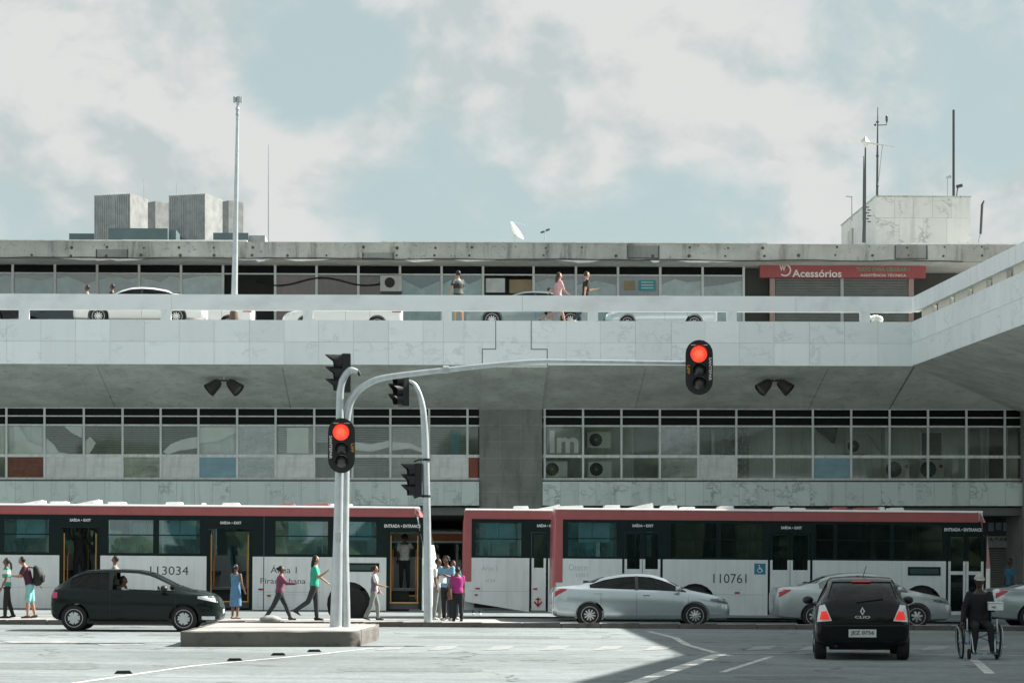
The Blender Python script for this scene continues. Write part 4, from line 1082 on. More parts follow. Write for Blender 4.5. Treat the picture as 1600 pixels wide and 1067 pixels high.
def car(name, label, sp, pmat, loc, heading=0., group=None, rim='ten', glassm='car_glass', tilt=True, taillit=False, seams=True, sx=1., open_front=False, lamp='headlamp'):
    t = thing(name, label, 'car', loc, 0, group); t.rotation_euler = (0, -GS*0+(.007 if tilt else 0)*math.cos(heading), heading)
    S = Shape(sp); b = S.loft()
    body = b.mesh('body', pmat, None); cuts = []
    cuts.append(S.loft(*sp['cab'], dw=.06, dz=.05, z0=.42).mesh('c', pmat))
    bel = sp['bel']
    wins = []
    for xa, xb in sp['side']:
        n = 12; tp, bt = [], []
        for i in range(n+1):
            x = xa+(xb-xa)*i/n; z0, w, zb, zr, wr = S.par(x)
            lo, hi = zb+bel, zr-.085
            if hi-lo > .015: tp.append((x, hi)); bt.append((x, lo))
        wins.append((tp, bt))
        cuts.append(MB().prism(bt+tp[::-1], 'y', -1.5, 1.5).mesh('c', pmat))
    def screen(xa, xb, front):
        # opening in the windscreen or rear window, cut lengthwise
        xr, xc = (xa, xb) if front else (xb, xa)
        zl = S.par(xc)[3]+.015; zh = S.par(xr)[3]-.055; wl = S.par(xc)[4]+.0; whh = S.par(xr)[4]-.06
        poly = [(-wl, zl), (wl, zl), (whh, zh), (-whh, zh)]
        mid = (sp['cab'][0]+sp['cab'][1])/2
        return MB().prism(poly, 'x', mid, S.x1+.5 if front else S.x0-.5).mesh('c', pmat)
    cuts.append(screen(*sp['ws'], True)); cuts.append(screen(*sp['rw'], False))
    r = sp['r']
    for xw in sp['wheels']:
        wy = S.par(xw)[1]
        for sy in (-1, 1):
            cuts.append(MB().lathe([(sy*(wy-.27), r+.055), (sy*(wy+.2), r+.055)] if sy > 0 else [(sy*(wy+.2), r+.055), (sy*(wy-.27), r+.055)], (xw, 0, r), 'y', 28).mesh('c', pmat))
    me = subtract(body, cuts, 'body')
    me.materials.clear(); me.materials.append(M[pmat])
    me.polygons.foreach_set('use_smooth', [True]*len(me.polygons)); me.set_sharp_from_angle(angle=R(32))
    bd = link('body', me, t)
    # glazing
    for i, (tp, bt) in enumerate(wins):
        for sy in (-1, 1):
            if open_front and i == len(wins)-1: continue
            f = lambda P: (lambda x: float(np.interp(x, [p[0] for p in P], [p[1] for p in P])))
            side_panel(S, f(tp), f(bt), tp[0][0], tp[-1][0], -.014, 10, sy).build('side_window', glassm, t, smooth=60)
        if i:  # black pillar between the doors
            xa, xb = wins[i-1][0][-1][0], tp[0][0]
            for sy in (-1, 1): side_panel(S, lambda x: S.par(x)[3]-.08, lambda x: S.par(x)[2]+bel-.01, xa-.004, xb+.004, .004, 2, sy).build('door_pillar', 'car_trim', t, smooth=60)
    for nm, (xa, xb) in (('windscreen', sp['ws']), ('rear_window', sp['rw'])):
        q = MB(); xs = np.linspace(xa, xb, 9); vs = []
        for x in xs:
            p = S.sec(float(x)); p = p[-4:]; row = [(y, z) for y, z in p]+[(-y, z) for y, z in p[-2::-1]]
            vs += [(float(x), y, z-.014) for y, z in row]
        m = 7; q.add(vs, [(i*m+j, (i+1)*m+j, (i+1)*m+j+1, i*m+j+1)[::-1] for i in range(8) for j in range(m-1)]); q.build(nm, glassm, t, smooth=70)
    # wheels
    key = (r, rim)
    if key not in WH: WH[key] = wheel_meshes(r, rim)
    ty, ri = WH[key]
    for xw in sp['wheels']:
        for sy in (-1, 1):
            wo = link('wheel', ty, t, (xw, sy*(S.par(xw)[1]-.115), r)); wo.rotation_euler = (0, random.uniform(0, 1), 0 if sy < 0 else math.pi)
            link('rim', ri, wo)
    # cabin
    q = MB()
    for sy in (-1, 1):
        for x in ((-.05), (-.95)):
            q.box(x-.25, x+.25, sy*.36-.23, sy*.36+.23, .42, .60); q.obox((x-.30, sy*.36, .80), (.05, 0, .02), (0, .22, 0), (-.08, 0, .24)); q.box(x-.47, x-.37, sy*.36-.12, sy*.36+.12, 1.06, 1.2)
    q.build('seats', 'seat_dark', t, bevel=.02)
    sw = MB(); sw.tube([(.42+.03*math.sin(a)*-1, .36+.18*math.cos(a), .86+.17*math.sin(a)) for a in [k*math.pi/8 for k in range(17)]], .014, 6); sw.build('steering_wheel', 'car_trim', t)
    MB().box(.55, .95, -.68, .68, .55, .88).build('dashboard', 'seat_dark', t, bevel=.04)
    # trim
    L2 = S.x1; x0 = S.x0
    ends = S.x0, S.x1
    hl = [(.56 if sp is not SUV else .60)]
    for sy in (-1, 1):
        fx = lambda d: S.x1-d
        zf = S.par(S.x1-.35)[2]
        side_panel(S, lambda x: min(zf-.005, S.par(x)[3]-.03), lambda x: min(zf-.15+.10*(S.x1-.08-x)/.5, S.par(x)[3]-.05), S.x1-.52, S.x1-.07, .006, 8, sy).build('headlamp', lamp, t, smooth=60)
        zr_ = S.par(S.x0+.25)[2]
        if sp in (SEDAN, SEDAN2): side_panel(S, lambda x: zr_-.0, lambda x: zr_-.02-.22*(1-(x-S.x0)/.36)-.01, S.x0+.06, S.x0+.36, .006, 6, sy).build('tail_lamp', 'tail_red', t, smooth=60)
        mx = sp['side'][-1][1]-.22; zb = S.par(mx)[2]; yb = S.yat(mx, zb)
        mr = MB(); mr.ball((mx, sy*(yb+.13), zb+.10), (.085, .10, .075), 12, 8); mr.tube([(mx+.02, sy*(yb-.03), zb+.0), (mx+.02, sy*(yb+.10), zb+.06)], .022, 6)
        mr.build('wing_mirror', pmat if sp in (SEDAN, SEDAN2) else 'car_trim', t, smooth=50)
        for xa, xb in sp['side'][:2 if sp is not HATCH else 0] or [sp['side'][-1]]:
            xh = xa+.20; zh = S.par(xh)[2]-.10
            if sp is HATCH: xh = xa+.14
            h = MB(); h.obox((xh, sy*(S.yat(xh, zh)+.018), zh), (.09, 0, 0), (0, .014, 0), (0, 0, .016)); h.build('door_handle', pmat, t, bevel=.008)
        if seams:
            xs = [sp['side'][-1][0]-.04, sp['side'][-1][1]+.04]+([sp['side'][0][0]+.28] if sp is not HATCH else [])
            for xq in xs:
                top_ = S.par(xq)[2]-.0; vs = []
                for k in range(9):
                    z = .27+(top_-.27)*k/8; y = S.yat(xq, z)+.0025
                    vs += [(xq-.004, sy*y, z), (xq+.004, sy*y, z)]
                lines = MB(); lines.add(vs, [((2*k, 2*k+1, 2*k+3, 2*k+2) if sy < 0 else (2*k+2, 2*k+3, 2*k+1, 2*k)) for k in range(8)])
                lines.build('door_seam', 'car_trim', t)
        side_panel(S, lambda x: .285, lambda x: S.par(x)[0]+.012, sp['wheels'][0]+r+.09, sp['wheels'][1]-r-.09, .004, 6, sy).build('sill', 'car_trim' if sp is HATCH else pmat, t, smooth=60)
        for xw in sp['wheels']:  # arch lip
            a = MB(); wy = S.par(xw)[1]; vs = []
            for k in range(15):
                q_ = math.pi*(k/14)*1.04-.06
                for rr in (r+.052, r+.075):
                    x, z = xw+rr*math.cos(q_), r+rr*math.sin(q_); vs.append((x, sy*(S.yat(x, max(z, .25))+.004), z))
            a.add(vs, [((2*k, 2*k+1, 2*k+3, 2*k+2) if sy > 0 else (2*k+2, 2*k+3, 2*k+1, 2*k)) for k in range(14)]); a.build('wheel_arch_lip', pmat, t, smooth=60)
    end_panel(S, [(-.5, .36), (.5, .36), (.42, .50), (-.42, .50)], .006, True).build('grille', 'car_trim', t, smooth=60)
    end_panel(S, [(-.20, .42), (.20, .42), (.20, .52), (-.20, .52)], .016, True, 2, 2).build('number_plate', 'plate', t)
    return t, S
def rear_kit(t, S, lit=True, plate='JEZ 0756'):
    """tail of the black hatchback: lamps, badge, plate, wiper, bumper"""
    for sy in (-1, 1):
        ly = .80
        end_panel(S, [(sy*.52, .68), (sy*.775, .66), (sy*.735, .94), (sy*.64, .96)], .012, False).build('tail_lamp', 'headlamp', t, smooth=60)
        end_panel(S, [(sy*.55, .70), (sy*.73, .70), (sy*.70, .84), (sy*.61, .85)], .02, False).build('lamp_lens', 'tail_lit', t, smooth=60)
    x = S.end_x(0, .47, False)
    p = end_panel(S, [(-.235, .40), (.235, .40), (.235, .535), (-.235, .535)], .018, False, 2, 2).build('number_plate', 'plate', t)
    x = min(v.co.x for v in p.data.vertices)
    text('plate_lettering', plate, .40, .085, 'plate_ink', p, (x-.004, 0, .468), (R(90), 0, R(-90)), bold=.02)
    x = S.end_x(0, .84, False)-.012; b = MB(); n = 4
    o = [(0, .075), (.042, 0), (0, -.075), (-.042, 0)]; i_ = [(0, .042), (.02, 0), (0, -.042), (-.02, 0)]
    for k in range(4):
        a, c, d, e = o[k], o[(k+1) % 4], i_[(k+1) % 4], i_[k]
        b.quad(*[(x, q[0], .845+q[1]) for q in (a, c, d, e)])
    b.build('badge', 'chrome', t)
    text('model_lettering', 'CLIO', .26, .045, 'chrome', t, (x-.004, 0, .745), (R(90), 0, R(-90)), bold=.02)
    for z, w, hh in ((.60, .70, .012), (.335, .68, .01)):
        end_panel(S, [(-w, z-hh), (w, z-hh), (w, z+hh), (-w, z+hh)], .004, False, 8, 1).build('bumper_groove', 'car_trim', t)
    end_panel(S, [(-.5, .20+.24), (.5, .44), (.5, .45), (-.5, .45)], .01, False, 6, 1).build('bumper_lip', 'paint_black', t)
    q = S.end_x(0, 1.34, False); MB().obox((q+.02, 0, 1.345), (.02, 0, .012), (0, .16, 0), (-.006, 0, .012)).build('brake_light', 'tail_red', t)
    p0 = Vector((S.end_x(.1, 1.0, False)-.02, .1, 1.0)); p1 = Vector((S.end_x(-.35, 1.06, False)-.02, -.35, 1.06))
    MB().tube([p0, p1], .012, 6).build('wiper', 'car_trim', t)
    a = MB().tube([(-.7, -.05, 1.43), (-1.0, -.1, 1.62)], .006, 5).build('aerial', 'car_trim', t)
    b = MB(); b.box(-1.3, .9, -.55, .55, .16, .30); b.tube([(-1.85, .45, .24), (-1.3, .45, .24)], .035, 8); b.build('underbody', 'car_trim', t, bevel=.02)

def gcar(px0, px1, Y, heading, name, label, sp, pm, **k):
    """a car whose side fills px0..px1 on the street; Y = plane of its near side"""
    a, b = at(px0, 900, Y), at(px1, 900, Y); x = (a.x+b.x)/2; w = max(r_[2] for r_ in sp['rows'])
    c, S = car(name, label, sp, pm, (x, Y+w, g(x)), heading, **k)
    L0 = sp['rows'][-1][0]-sp['rows'][0][0]; c.scale = ((b.x-a.x)/L0, 1, 1); return c, S
celta, S1 = gcar(78, 343, 53.3, 0, 'hatchback_car', 'dark green hatchback car driving past the traffic island', HATCH, 'paint_green_black', rim='five', glassm='car_glass', open_front=True)
mat('tail_pink', (.55, .06, .16), .2)
side_panel(S1, lambda x: .90, lambda x: .76, S1.x0+.04, S1.x0+.16, .008, 4, -1).build('tail_lamp', 'tail_pink', celta, smooth=60)
side_panel(S1, lambda x: .36, lambda x: .28, S1.x1-.42, S1.x1-.12, .012, 5, -1).build('fog_lamp', 'headlamp', celta, smooth=60)
civic, S2 = gcar(863, 1142, 59.5, 0, 'silver_sedan', 'silver sedan beside the kerb in front of the white bus doors', SEDAN, 'paint_silver', rim='ten', lamp='headlamp_dark', group='silver sedans along the kerb')
gcar(1214, 1490, 60.0, 0, 'silver_sedan', 'silver sedan half hidden behind the black hatchback', SEDAN2, 'paint_silver_dark', lamp='headlamp_dark', rim='y', group='silver sedans along the kerb', glassm='car_glass_clear')
gcar(1553, 1832, 60.6, 0, 'silver_sedan', 'silver sedan cut off by the right edge behind the wheelchair', SEDAN2, 'paint_silver', rim='y', group='silver sedans along the kerb')
p = onground(1346, 1030); clio, S3 = car('hatchback_car', 'black hatchback car seen from behind with glowing red tail lamps', HATCH, 'paint_black', (p.x+.24, p.y+1.57, g(p.x)), R(90), rim='five', glassm='car_glass')
clio.rotation_euler = (0, 0, R(81.5)); rear_kit(clio, S3)
MB().box(-1.6, 1.2, -.75, .75, .17, .3).build('floor_pan', 'car_trim', celta)
# ---- cars on the upper deck
def dcar(px0, px1, Y, heading, label, sp, pm, **k):
    a, b = at(px0, 480, Y), at(px1, 480, Y); x = (a.x+b.x)/2; w = max(r_[2] for r_ in sp['rows'])
    c, S = car('parked_car', label, sp, pm, (x, Y+w, zF1-.02), heading, group='cars on the upper deck', tilt=False, **k)
    L0 = sp['rows'][-1][0]-sp['rows'][0][0]; q = (b.x-a.x)/L0; c.scale = (q, 1, 1); return c, S
taxi, ST = dcar(112, 318, 82.6, math.pi, 'white taxi sedan with a green door stripe behind the parapet rail', SEDAN, 'paint_white', rim='ten')
mat('taxi_green', (.02, .20, .11), .5); mat('taxi_yellow', (.55, .42, .10), .5)
q = side_panel(ST, lambda x: .70, lambda x: .56, -.55, .55, .008, 6, 1, 1).build('door_stripe', 'taxi_green', taxi)
side_panel(ST, lambda x: .755, lambda x: .705, -.55, .55, .008, 6, 1, 1).build('door_stripe', 'taxi_yellow', taxi)
text('lettering', 'TÁXI', .5, .09, 'sign_white', q, (-.1, .90, .63), (R(90), 0, R(180)))
dcar(-170, 29, 83.2, math.pi, 'black car at the left end of the upper deck', SEDAN, 'paint_black')
dcar(20, 170, 86.3, math.pi, 'dark blue car behind the white taxi on the deck', SEDAN, 'paint_dark_blue')
def tailpatch(c, S, sy=1):
    side_panel(S, lambda x: .93, lambda x: .78, S.x0+.05, S.x0+.40, .01, 5, sy).build('tail_lamp', 'tail_red', c, smooth=60)
for a, b, Y, lab, sp, pm in ((215, 395, 85.4, 'white car behind the lamp post on the deck with only its tail showing', SEDAN, 'paint_white'), (440, 629, 85.4, 'white car low behind the rail left of the walking man in black', SEDAN, 'paint_white'),
                            (727, 935, 83.4, 'grey blue car passing behind the mother and child on the deck', SEDAN, 'paint_grey_blue'), (945, 1122, 84.6, 'pale silver car right of the walking man on the deck', SEDAN, 'paint_silver')):
    c, S = dcar(a, b, Y, math.pi, lab, sp, pm); tailpatch(c, S)
# ================================================================== BUSES
mat('bus_white', (.68, .74, .75), .2, var=.06, vs=1.1, streak=.16, spec=.5)
mat('bus_red', (.37, .105, .11), .3, var=.07, spec=.35, streak=.1)
mat('bus_black', (.010, .020, .020), .35, spec=.12)
mat('bus_roof', (.74, .75, .74), .4, var=.06)
mat('bus_ink', (.05, .06, .06), .6)
mat('bus_ink_faint', (.40, .44, .45), .6)
mat('bus_sign', (.72, .76, .76), .5)
mat('bus_floor', (.05, .055, .055), .7)
mat('bus_inner', (.55, .58, .57), .7)
mat('bus_seat', (.06, .15, .20), .8, var=.2)
mat('pole_yellow', (.50, .30, .09), .45)
mat('pole_orange', (.52, .20, .07), .5)
mat('pictogram_blue', (.03, .19, .30), .5)
mat('marker_red', (.38, .02, .03), .3)
mat('seat_curtain', (.36, .55, .62), .7)
mat('bus_orange', (.62, .17, .05), .45)
glass('bus_glass', (.78, .92, .93), .07, .02, (.20, .38, .40), .10)
glass('bus_glass_dark', (.36, .44, .43), .01, .02, (.06, .09, .09), .12, gcol=.6)
def arc_poly(u0, u1, z0, z1, wheels, ra):
    """lower side panel with round wheel cut-outs along its bottom edge"""
    pts = [(u0, z0)]
    for wc, wz in wheels:
        if wc-ra > u0 and wc+ra < u1:
            q0 = math.asin(max(-1, min(1, (z0-wz)/ra)))
            for k in range(15):
                q = math.pi-q0-(math.pi-2*q0)*k/14; pts.append((wc+ra*math.cos(q), wz+ra*math.sin(q)))
    return pts+[(u1, z0), (u1, z1), (u0, z1)]
def bus(name, label, px0, px1, Y, spec, group='red and white city buses at the stops'):
    A, B = at(px0, 900, Y), at(px1, 900, Y); L = B.x-A.x; gz = g(A.x)
    t = thing(name, label, 'bus', (A.x, Y, gz), 0, group); t.rotation_euler = (0, -GS, 0)
    U = lambda px: at(px, 0, Y).x-A.x
    def ZZ(py, px=None): px = px or (px0+px1)/2; p = at(px, py, Y); return p.z-g(p.x)
    W_, H = 2.5, ZZ(spec['roof'])
    zs, zw, zr, zt = ZZ(spec['skirt']), ZZ(spec['white']), ZZ(spec['band']), ZZ(spec['top'])
    wins = [(U(a), U(b)) for a, b in spec['wins']]; zwl, zwm, zwh = ZZ(spec['wz'][0]), ZZ(spec['wz'][1]), ZZ(spec['wz'][2])
    doors = spec['doors']; dz0, dz1 = zs+.02, ZZ(spec['doortop'])
    dr = [(U(d[0]), U(d[1])) for d in doors]
    wheels = [(U(p), .50) for p in spec['wheels']]
    # near side: white skirt panels, black window band, red cantrail
    xs = [0.]+[v for d in sorted(dr) for v in d]+[L]
    for a, b in zip(xs[0::2], xs[1::2]):
        if b-a < .03: continue
        if spec.get('cut') and a == 0.:
            pl = [(0, zs+spec['cut']), (b, zs), (b, zw), (0, zw)]
        else: pl = arc_poly(a, b, zs, zw, wheels, .60)
        MB().prism(pl, 'y', 0, .05).build('side_panel', 'bus_white', t)
    hl = [(a, b, zwl, zwh) for a, b in wins]+[(a, b, zw-1, dz1) for a, b in dr]
    MB().holes(0, L, zw, zr, hl, .004, .05).build('window_band', 'bus_black', t)
    MB().prism([(-.012, zr), (.05, zr), (.05, zt), (.02, zt+.03), (-.012, zt)], 'x', 0.0, L-.25).build('cantrail', 'bus_red', t)
    # windows: sliding upper light, fixed lower light, dark rubber frame
    for i, (a, b) in enumerate(wins):
        gm = 'bus_glass_dark' if i in spec.get('darkwin', ()) else 'bus_glass'
        fr = MB().holes(a, b, zwl, zwh, [(a+.045, b-.045, zwl+.04, zwm-.015), (a+.045, b-.045, zwm+.015, zwh-.04)], .0, .028).build('window', 'bus_black', t)
        MB().box(a+.045, b-.045, .012, .018, zwl+.04, zwm-.015).build('pane', gm, fr); 
        m_ = (a+b)/2
        MB().box(a+.045, m_+.02, .010, .016, zwm+.015, zwh-.04).build('pane', gm, fr); MB().box(m_-.02, b-.045, .020, .026, zwm+.015, zwh-.04).build('pane', gm, fr)
        if i in spec.get('curt', ()): MB().box(a+.25*(b-a), a+.85*(b-a), .30, .31, zwm-.1, zwh-.02).build('sun_blind', 'seat_curtain', fr)
    # far side with its own windows, floor, ceiling
    n = max(2, round(L/1.55)); fw = L/n
    fh = [(i*fw+.12, (i+1)*fw-.12, zwl, zwh) for i in range(n)]
    MB().holes(0, L, zs, zr, fh, W_-.05, W_).build('far_side', 'bus_white', t)
    for a, b, c, d in fh: MB().box(a, b, W_-.03, W_-.024, c, d).build('far_pane', 'bus_glass', t)
    MB().box(.05, L-.1, .06, W_-.06, .86, .92).build('floor', 'bus_floor', t)
    MB().box(.05, L-.1, .06, W_-.06, zr+.02, zr+.05).build('ceiling', 'bus_inner', t)
    # roof shell
    prof = [(-.012, zt), (.03, zt+.05), (.16, H-.03), (.45, H), (W_-.45, H), (W_-.16, H-.03), (W_-.03, zt+.05), (W_+.012, zt)]
    MB().prism(prof+[(W_, zr), (.051, zr+.06)], 'x', .0, L-.12).build('roof', 'bus_roof', t, smooth=35)
    # tail
    pr = [(.0, zt), (-.05, zr-.1), (-.07, zw), (-.07, .8), (.0, zs+spec.get('cut', 0))]
    e = MB(); pts = pr
    ys = [(-.002, .06), (.08, 0), (W_-.08, 0), (W_+.002, .06)]
    vs = [(x+dx, y, z) for x, z in pts for y, dx in ys]; e.add(vs, [(i*4+j, i*4+j+1, (i+1)*4+j+1, (i+1)*4+j) for i in range(len(pts)-1) for j in range(3)])
    e.build('tail', 'bus_red' if spec.get('redtail') else 'bus_white', t, smooth=50)
    if spec.get('redtail'):
        MB().prism([(-.04, zs+.9), (.19, zs+.9), (.19, zt-.002), (.0, zt-.002)], 'y', -.014, -.002).build('corner_strip', 'bus_red', t)
    # nose, bulging forwards
    fb = spec.get('nose', .32); pts = [(L-.28, H-.02), (L-.08, zt-.02), (L+fb*.25, zr), (L+fb*.75, zw+.35), (L+fb, zw-.2), (L+fb, .9), (L+fb*.8, zs)]
    ys = [(-.01, -.12-fb), (.02, -.05-fb*.75), (.16, -.01-fb*.35), (.45, 0), (W_-.45, 0), (W_-.16, -.01-fb*.35), (W_-.02, -.05-fb*.75), (W_+.01, -.12-fb)]
    vs = []
    for x, z in pts:
        k = (x-(L-.28))/(fb+.28)
        for y, dx in ys: vs.append((max(x+dx*max(k, .2), L-.28 if z > zt-.3 else L-.02), y, z))
    m = len(ys); fs = [(i*m+j, (i+1)*m+j, (i+1)*m+j+1, i*m+j+1) for i in range(len(pts)-1) for j in range(m-1)]
    nz = MB(); 
    for i in range(len(pts)-1):
        for j in range(m-1):
            o = len(nz.v); f = (i*m+j, (i+1)*m+j, (i+1)*m+j+1, i*m+j+1)
            mi = 1 if i < 1 else (2 if i in (1, 2) and 1 < j < m-2 else (1 if i < 4 else 0))
            if spec.get('nose_white') and mi == 1 and i > 1: mi = 0
            nz.add([vs[k] for k in f], [(0, 1, 2, 3)], mi)
    nz.build('nose', ['bus_white', 'bus_red', 'bus_black'], t, smooth=50)
    # doors
    for d, (a, b) in zip(doors, dr):
        kind, leaves = d[2], d[3]
        fr = MB().holes(a, b, dz0-.0, dz1, [(a+.05, b-.05, dz0-1, dz1-.06)], .0, .06).build('door', 'bus_black', t)
        if kind == 'shut' or kind == 'entry':
            w = (b-a-.12)/leaves
            for k in range(leaves):
                x0, x1 = a+.06+k*w+.008, a+.06+(k+1)*w-.008
                zg = ZZ(spec.get('doorglass', 890)); z0_, z1_ = dz0+.03, dz1-.07
                hs = [(x0+.07, x1-.07, zg, z1_-.06)]
                if kind == 'entry': hs.append((x0+.07, x1-.07, z0_+.10, zg-.10))
                zsplit = zw
                MB().holes(x0, x1, z0_, zsplit, hs, .012, .045).build('leaf', 'bus_white', fr); MB().holes(x0, x1, zsplit, z1_, hs, .012, .045).build('leaf', 'bus_black', fr)
                for h in hs: MB().box(h[0], h[1], .024, .030, h[2], h[3]).build('pane', 'bus_glass_dark', fr)
                if kind == 'shut': MB().box((x0+x1)/2-.01, (x0+x1)/2+.01, .05, .07, zg-.02, z1_-.1).build('hand_rail', 'pole_yellow', fr)
        else:
            # folded leaves at both jambs, rails and steps inside
            for sx, x in ((1, a+.07), (-1, b-.07)):
                lf = MB().holes(x-.02, x+.02, dz0+.02, dz1-.08, [], -.02, .34).build('leaf', 'bus_black', fr)
                MB().tube([(x+sx*.05, .05, dz0+.2), (x+sx*.05, .05, dz1-.2)], .019, 8).build('hand_rail', 'pole_yellow', lf)
                MB().tube([(x+sx*.10, .32, dz0+.3), (x+sx*.10, .32, 1.7), (x+sx*.10, .7, 2.0)], .018, 8).build('hand_rail', 'pole_orange', lf)
            for k in range(3):
                st = MB().box(a+.06, b-.06, .06+.28*k, .34+.28*k+.6, dz0+.02, dz0+.02+.19*(k+1)).build('step', 'bus_floor', fr)
                MB().box(a+.06, b-.06, .056+.28*k, .066+.28*k, dz0+.19*(k+1)-.01, dz0+.025+.19*(k+1)).build('step_edge', 'pole_yellow' if k < 2 else 'metal_grey', st)
        if d[4]:
            c = (U(d[5][0])+U(d[5][1]))/2; text('door_lettering', d[4], U(d[5][1])-U(d[5][0]), ZZ(d[6]-2.6)-ZZ(d[6]+2.6), 'bus_sign', t, (c, -.0015, ZZ(d[6])), bold=.03)
    # wheels
    for wc, wz in wheels:
        for y in (.14, W_-.14):
            w = MB().lathe([(-.13, .30), (-.14, .36), (-.13, .46), (-.09, .50), (.12, .50), (.14, .36)], (0, 0, 0), 'y', 32).build('wheel', 'tyre', t, smooth=45, loc=(wc, y, wz))
            MB().lathe([(-.10, .32), (-.125, .30), (-.10, .26), (-.03, .17), (-.03, .12), (-.10, .11), (-.11, .06), (-.11, .001)], (0, 0, 0), 'y', 24).build('hub', 'metal_dark', w, smooth=40)
            if y < 1:
                MB().lathe([(.06, .62), (.5, .62)], (wc, 0, wz), 'y', 28).build('wheel_well', 'dark_void', t)
    MB().box(.3, L-.4, .25, W_-.25, .30, .86).build('chassis', 'dark_void', t)
    # inside: seats and rails
    k = 0; x = .7
    while x < L-2.2:
        for y in (1.95, .52):
            if y < 1 and any(a-.5 < x < b+.4 for a, b in dr): continue
            s = MB(); s.box(x, x+.42, y-.42, y+.42, 1.28, 1.36); s.obox((x-.03, y, 1.72), (.035, 0, .0), (0, .42, 0), (-.05, 0, .37)); s.build('seat', 'bus_seat', t, bevel=.02)
        if k % 2 == 0: MB().tube([(x+.1, 1.35, .92), (x+.1, 1.35, zr)], .018, 6).build('grab_pole', 'pole_yellow', t)
        x += .82; k += 1
    # roof hatches and vents
    for a, b, h, slope, m in spec['vents']:
        xa, xb = U(a), U(b)
        v = MB(); v.prism([(xa, H-.03), (xb, H-.03), (xb-.03, H+h), (xa+.03, H+h*(1-slope))], 'y', .35, 1.1); v.build('roof_vent', m, t, bevel=.015)
    # small marker lamps, panel seams
    for px, py, m, w in spec.get('marks', ()):
        MB().box(U(px)-w/2, U(px)+w/2, -.012, -.001, ZZ(py)-.025, ZZ(py)+.025).build('side_marker', m, t, bevel=.004)
    for a, b, py in spec.get('seams', ()):
        MB().box(U(a), U(b), -.0025, -.0005, ZZ(py)-.006, ZZ(py)+.006).build('panel_seam', 'bus_ink_faint', t)
    for px, q0, q1 in spec.get('vseams', ()):
        MB().box(U(px)-.012, U(px)+.012, -.003, -.0005, ZZ(q1), ZZ(q0)).build('panel_seam', 'bus_ink', t)
    for a, b, q0, q1 in spec.get('slots', ()):
        f = MB().holes(U(a), U(b), ZZ(q1), ZZ(q0), [(U(a)+.05, U(b)-.05, ZZ(q1)+.045, ZZ(q0)-.045)], -.015, -.001).build('vent_frame', 'bus_black', t)
        MB().box(U(a)+.05, U(b)-.05, -.008, -.002, ZZ(q1)+.045, ZZ(q0)-.045).build('vent_pane', 'board_teal_dark', f)
    # inspection hatches, rivet rows and drip rail
    for a, b in zip(xs[0::2], xs[1::2]):
        if b-a < 1.0: continue
        n = max(1, int((b-a)/1.25))
        for k in range(n):
            u0, u1 = a+(b-a)*k/n, a+(b-a)*(k+1)/n
            if k: MB().box(u0-.004, u0+.004, -.0022, -.0005, zs+.01, zw-.01).build('panel_seam', 'bus_ink_faint', t)
            if k % 2 == 0 and not any(abs((u0+u1)/2-wc) < 1.0 for wc, _ in wheels) and not (spec.get('cut') and a == 0.):
                MB().holes(u0+.15, u1-.15, zs+.06, zs+.42, [(u0+.158, u1-.158, zs+.068, zs+.412)], -.0024, -.0004).build('service_hatch', 'bus_ink_faint', t)
    MB().box(.0, L-.3, -.03, -.012, zt-.012, zt+.010).build('drip_rail', 'bus_roof', t)
    MB().box(.02, L-.05, -.006, .003, zw-.012, zw+.012).build('waist_rubber', 'bus_black', t) if not dr else None
    for txt, a, b, q0, q1, m in spec.get('texts', ()):
        text('lettering', txt, U(b)-U(a), ZZ(q0)-ZZ(q1), m, t, ((U(a)+U(b))/2, -.002, (ZZ(q0)+ZZ(q1))/2))
    return t, U, ZZ
mat('board_teal_dark', (.035, .075, .07), .4)
SX = 'SAÍDA • EXIT'; EN = 'ENTRADA • ENTRANCE'
wv, rv = 'bus_roof', 'bus_red'
LB = dict(roof=788.5, top=790.5, band=804.5, white=868, skirt=951, wz=(866, 835.5, 810), doortop=822, wheels=(545, -180), cut=0, nose=.38, nose_white=True,
    wins=[(-88, -6), (3, 78), (166, 241), (245, 314), (427, 514), (522, 590)], curt=(1, 3, 4, 5),
    doors=[(-170, -100, 'open', 2, '', None, 0), (92, 156, 'open', 2, SX, (108, 141), 812.5), (322, 394, 'open', 2, SX, (343, 376), 815), (603, 659, 'open', 2, EN, (599.5, 656), 818.5)],
    vents=[(28, 62, .12, .8, wv), (72, 99, .09, .1, wv), (112, 151, .15, .9, wv), (163, 190, .09, .1, wv), (254, 280, .10, .1, wv), (310, 316, .08, 0, wv), (343, 370, .09, .1, wv), (434, 458, .08, .1, rv), (473, 512, .09, .3, rv), (512, 520, .08, 0, wv), (540, 549, .08, 0, wv)],
    marks=[(407, 919, 'marker_red', .14), (420, 929, 'marker_red', .10), (590, 923, 'marker_red', .10)], seams=[(400, 500, 923), (160, 320, 922), (0, 90, 918)], vseams=[(411.5, 800, 953)], slots=[(543, 592, 877, 890.5)],
    texts=[('113034', 234, 294, 884, 897.5, 'bus_ink'), ('Área 1', 422, 463, 881, 893.5, 'bus_ink'), ('Piracicabana', 406.5, 477, 901.5, 910, 'bus_ink')])
bl, ULb, ZLb = bus('city_bus', 'red and white bus numbered 113034 with open doors on the left', -205, 661, 63.2, LB)
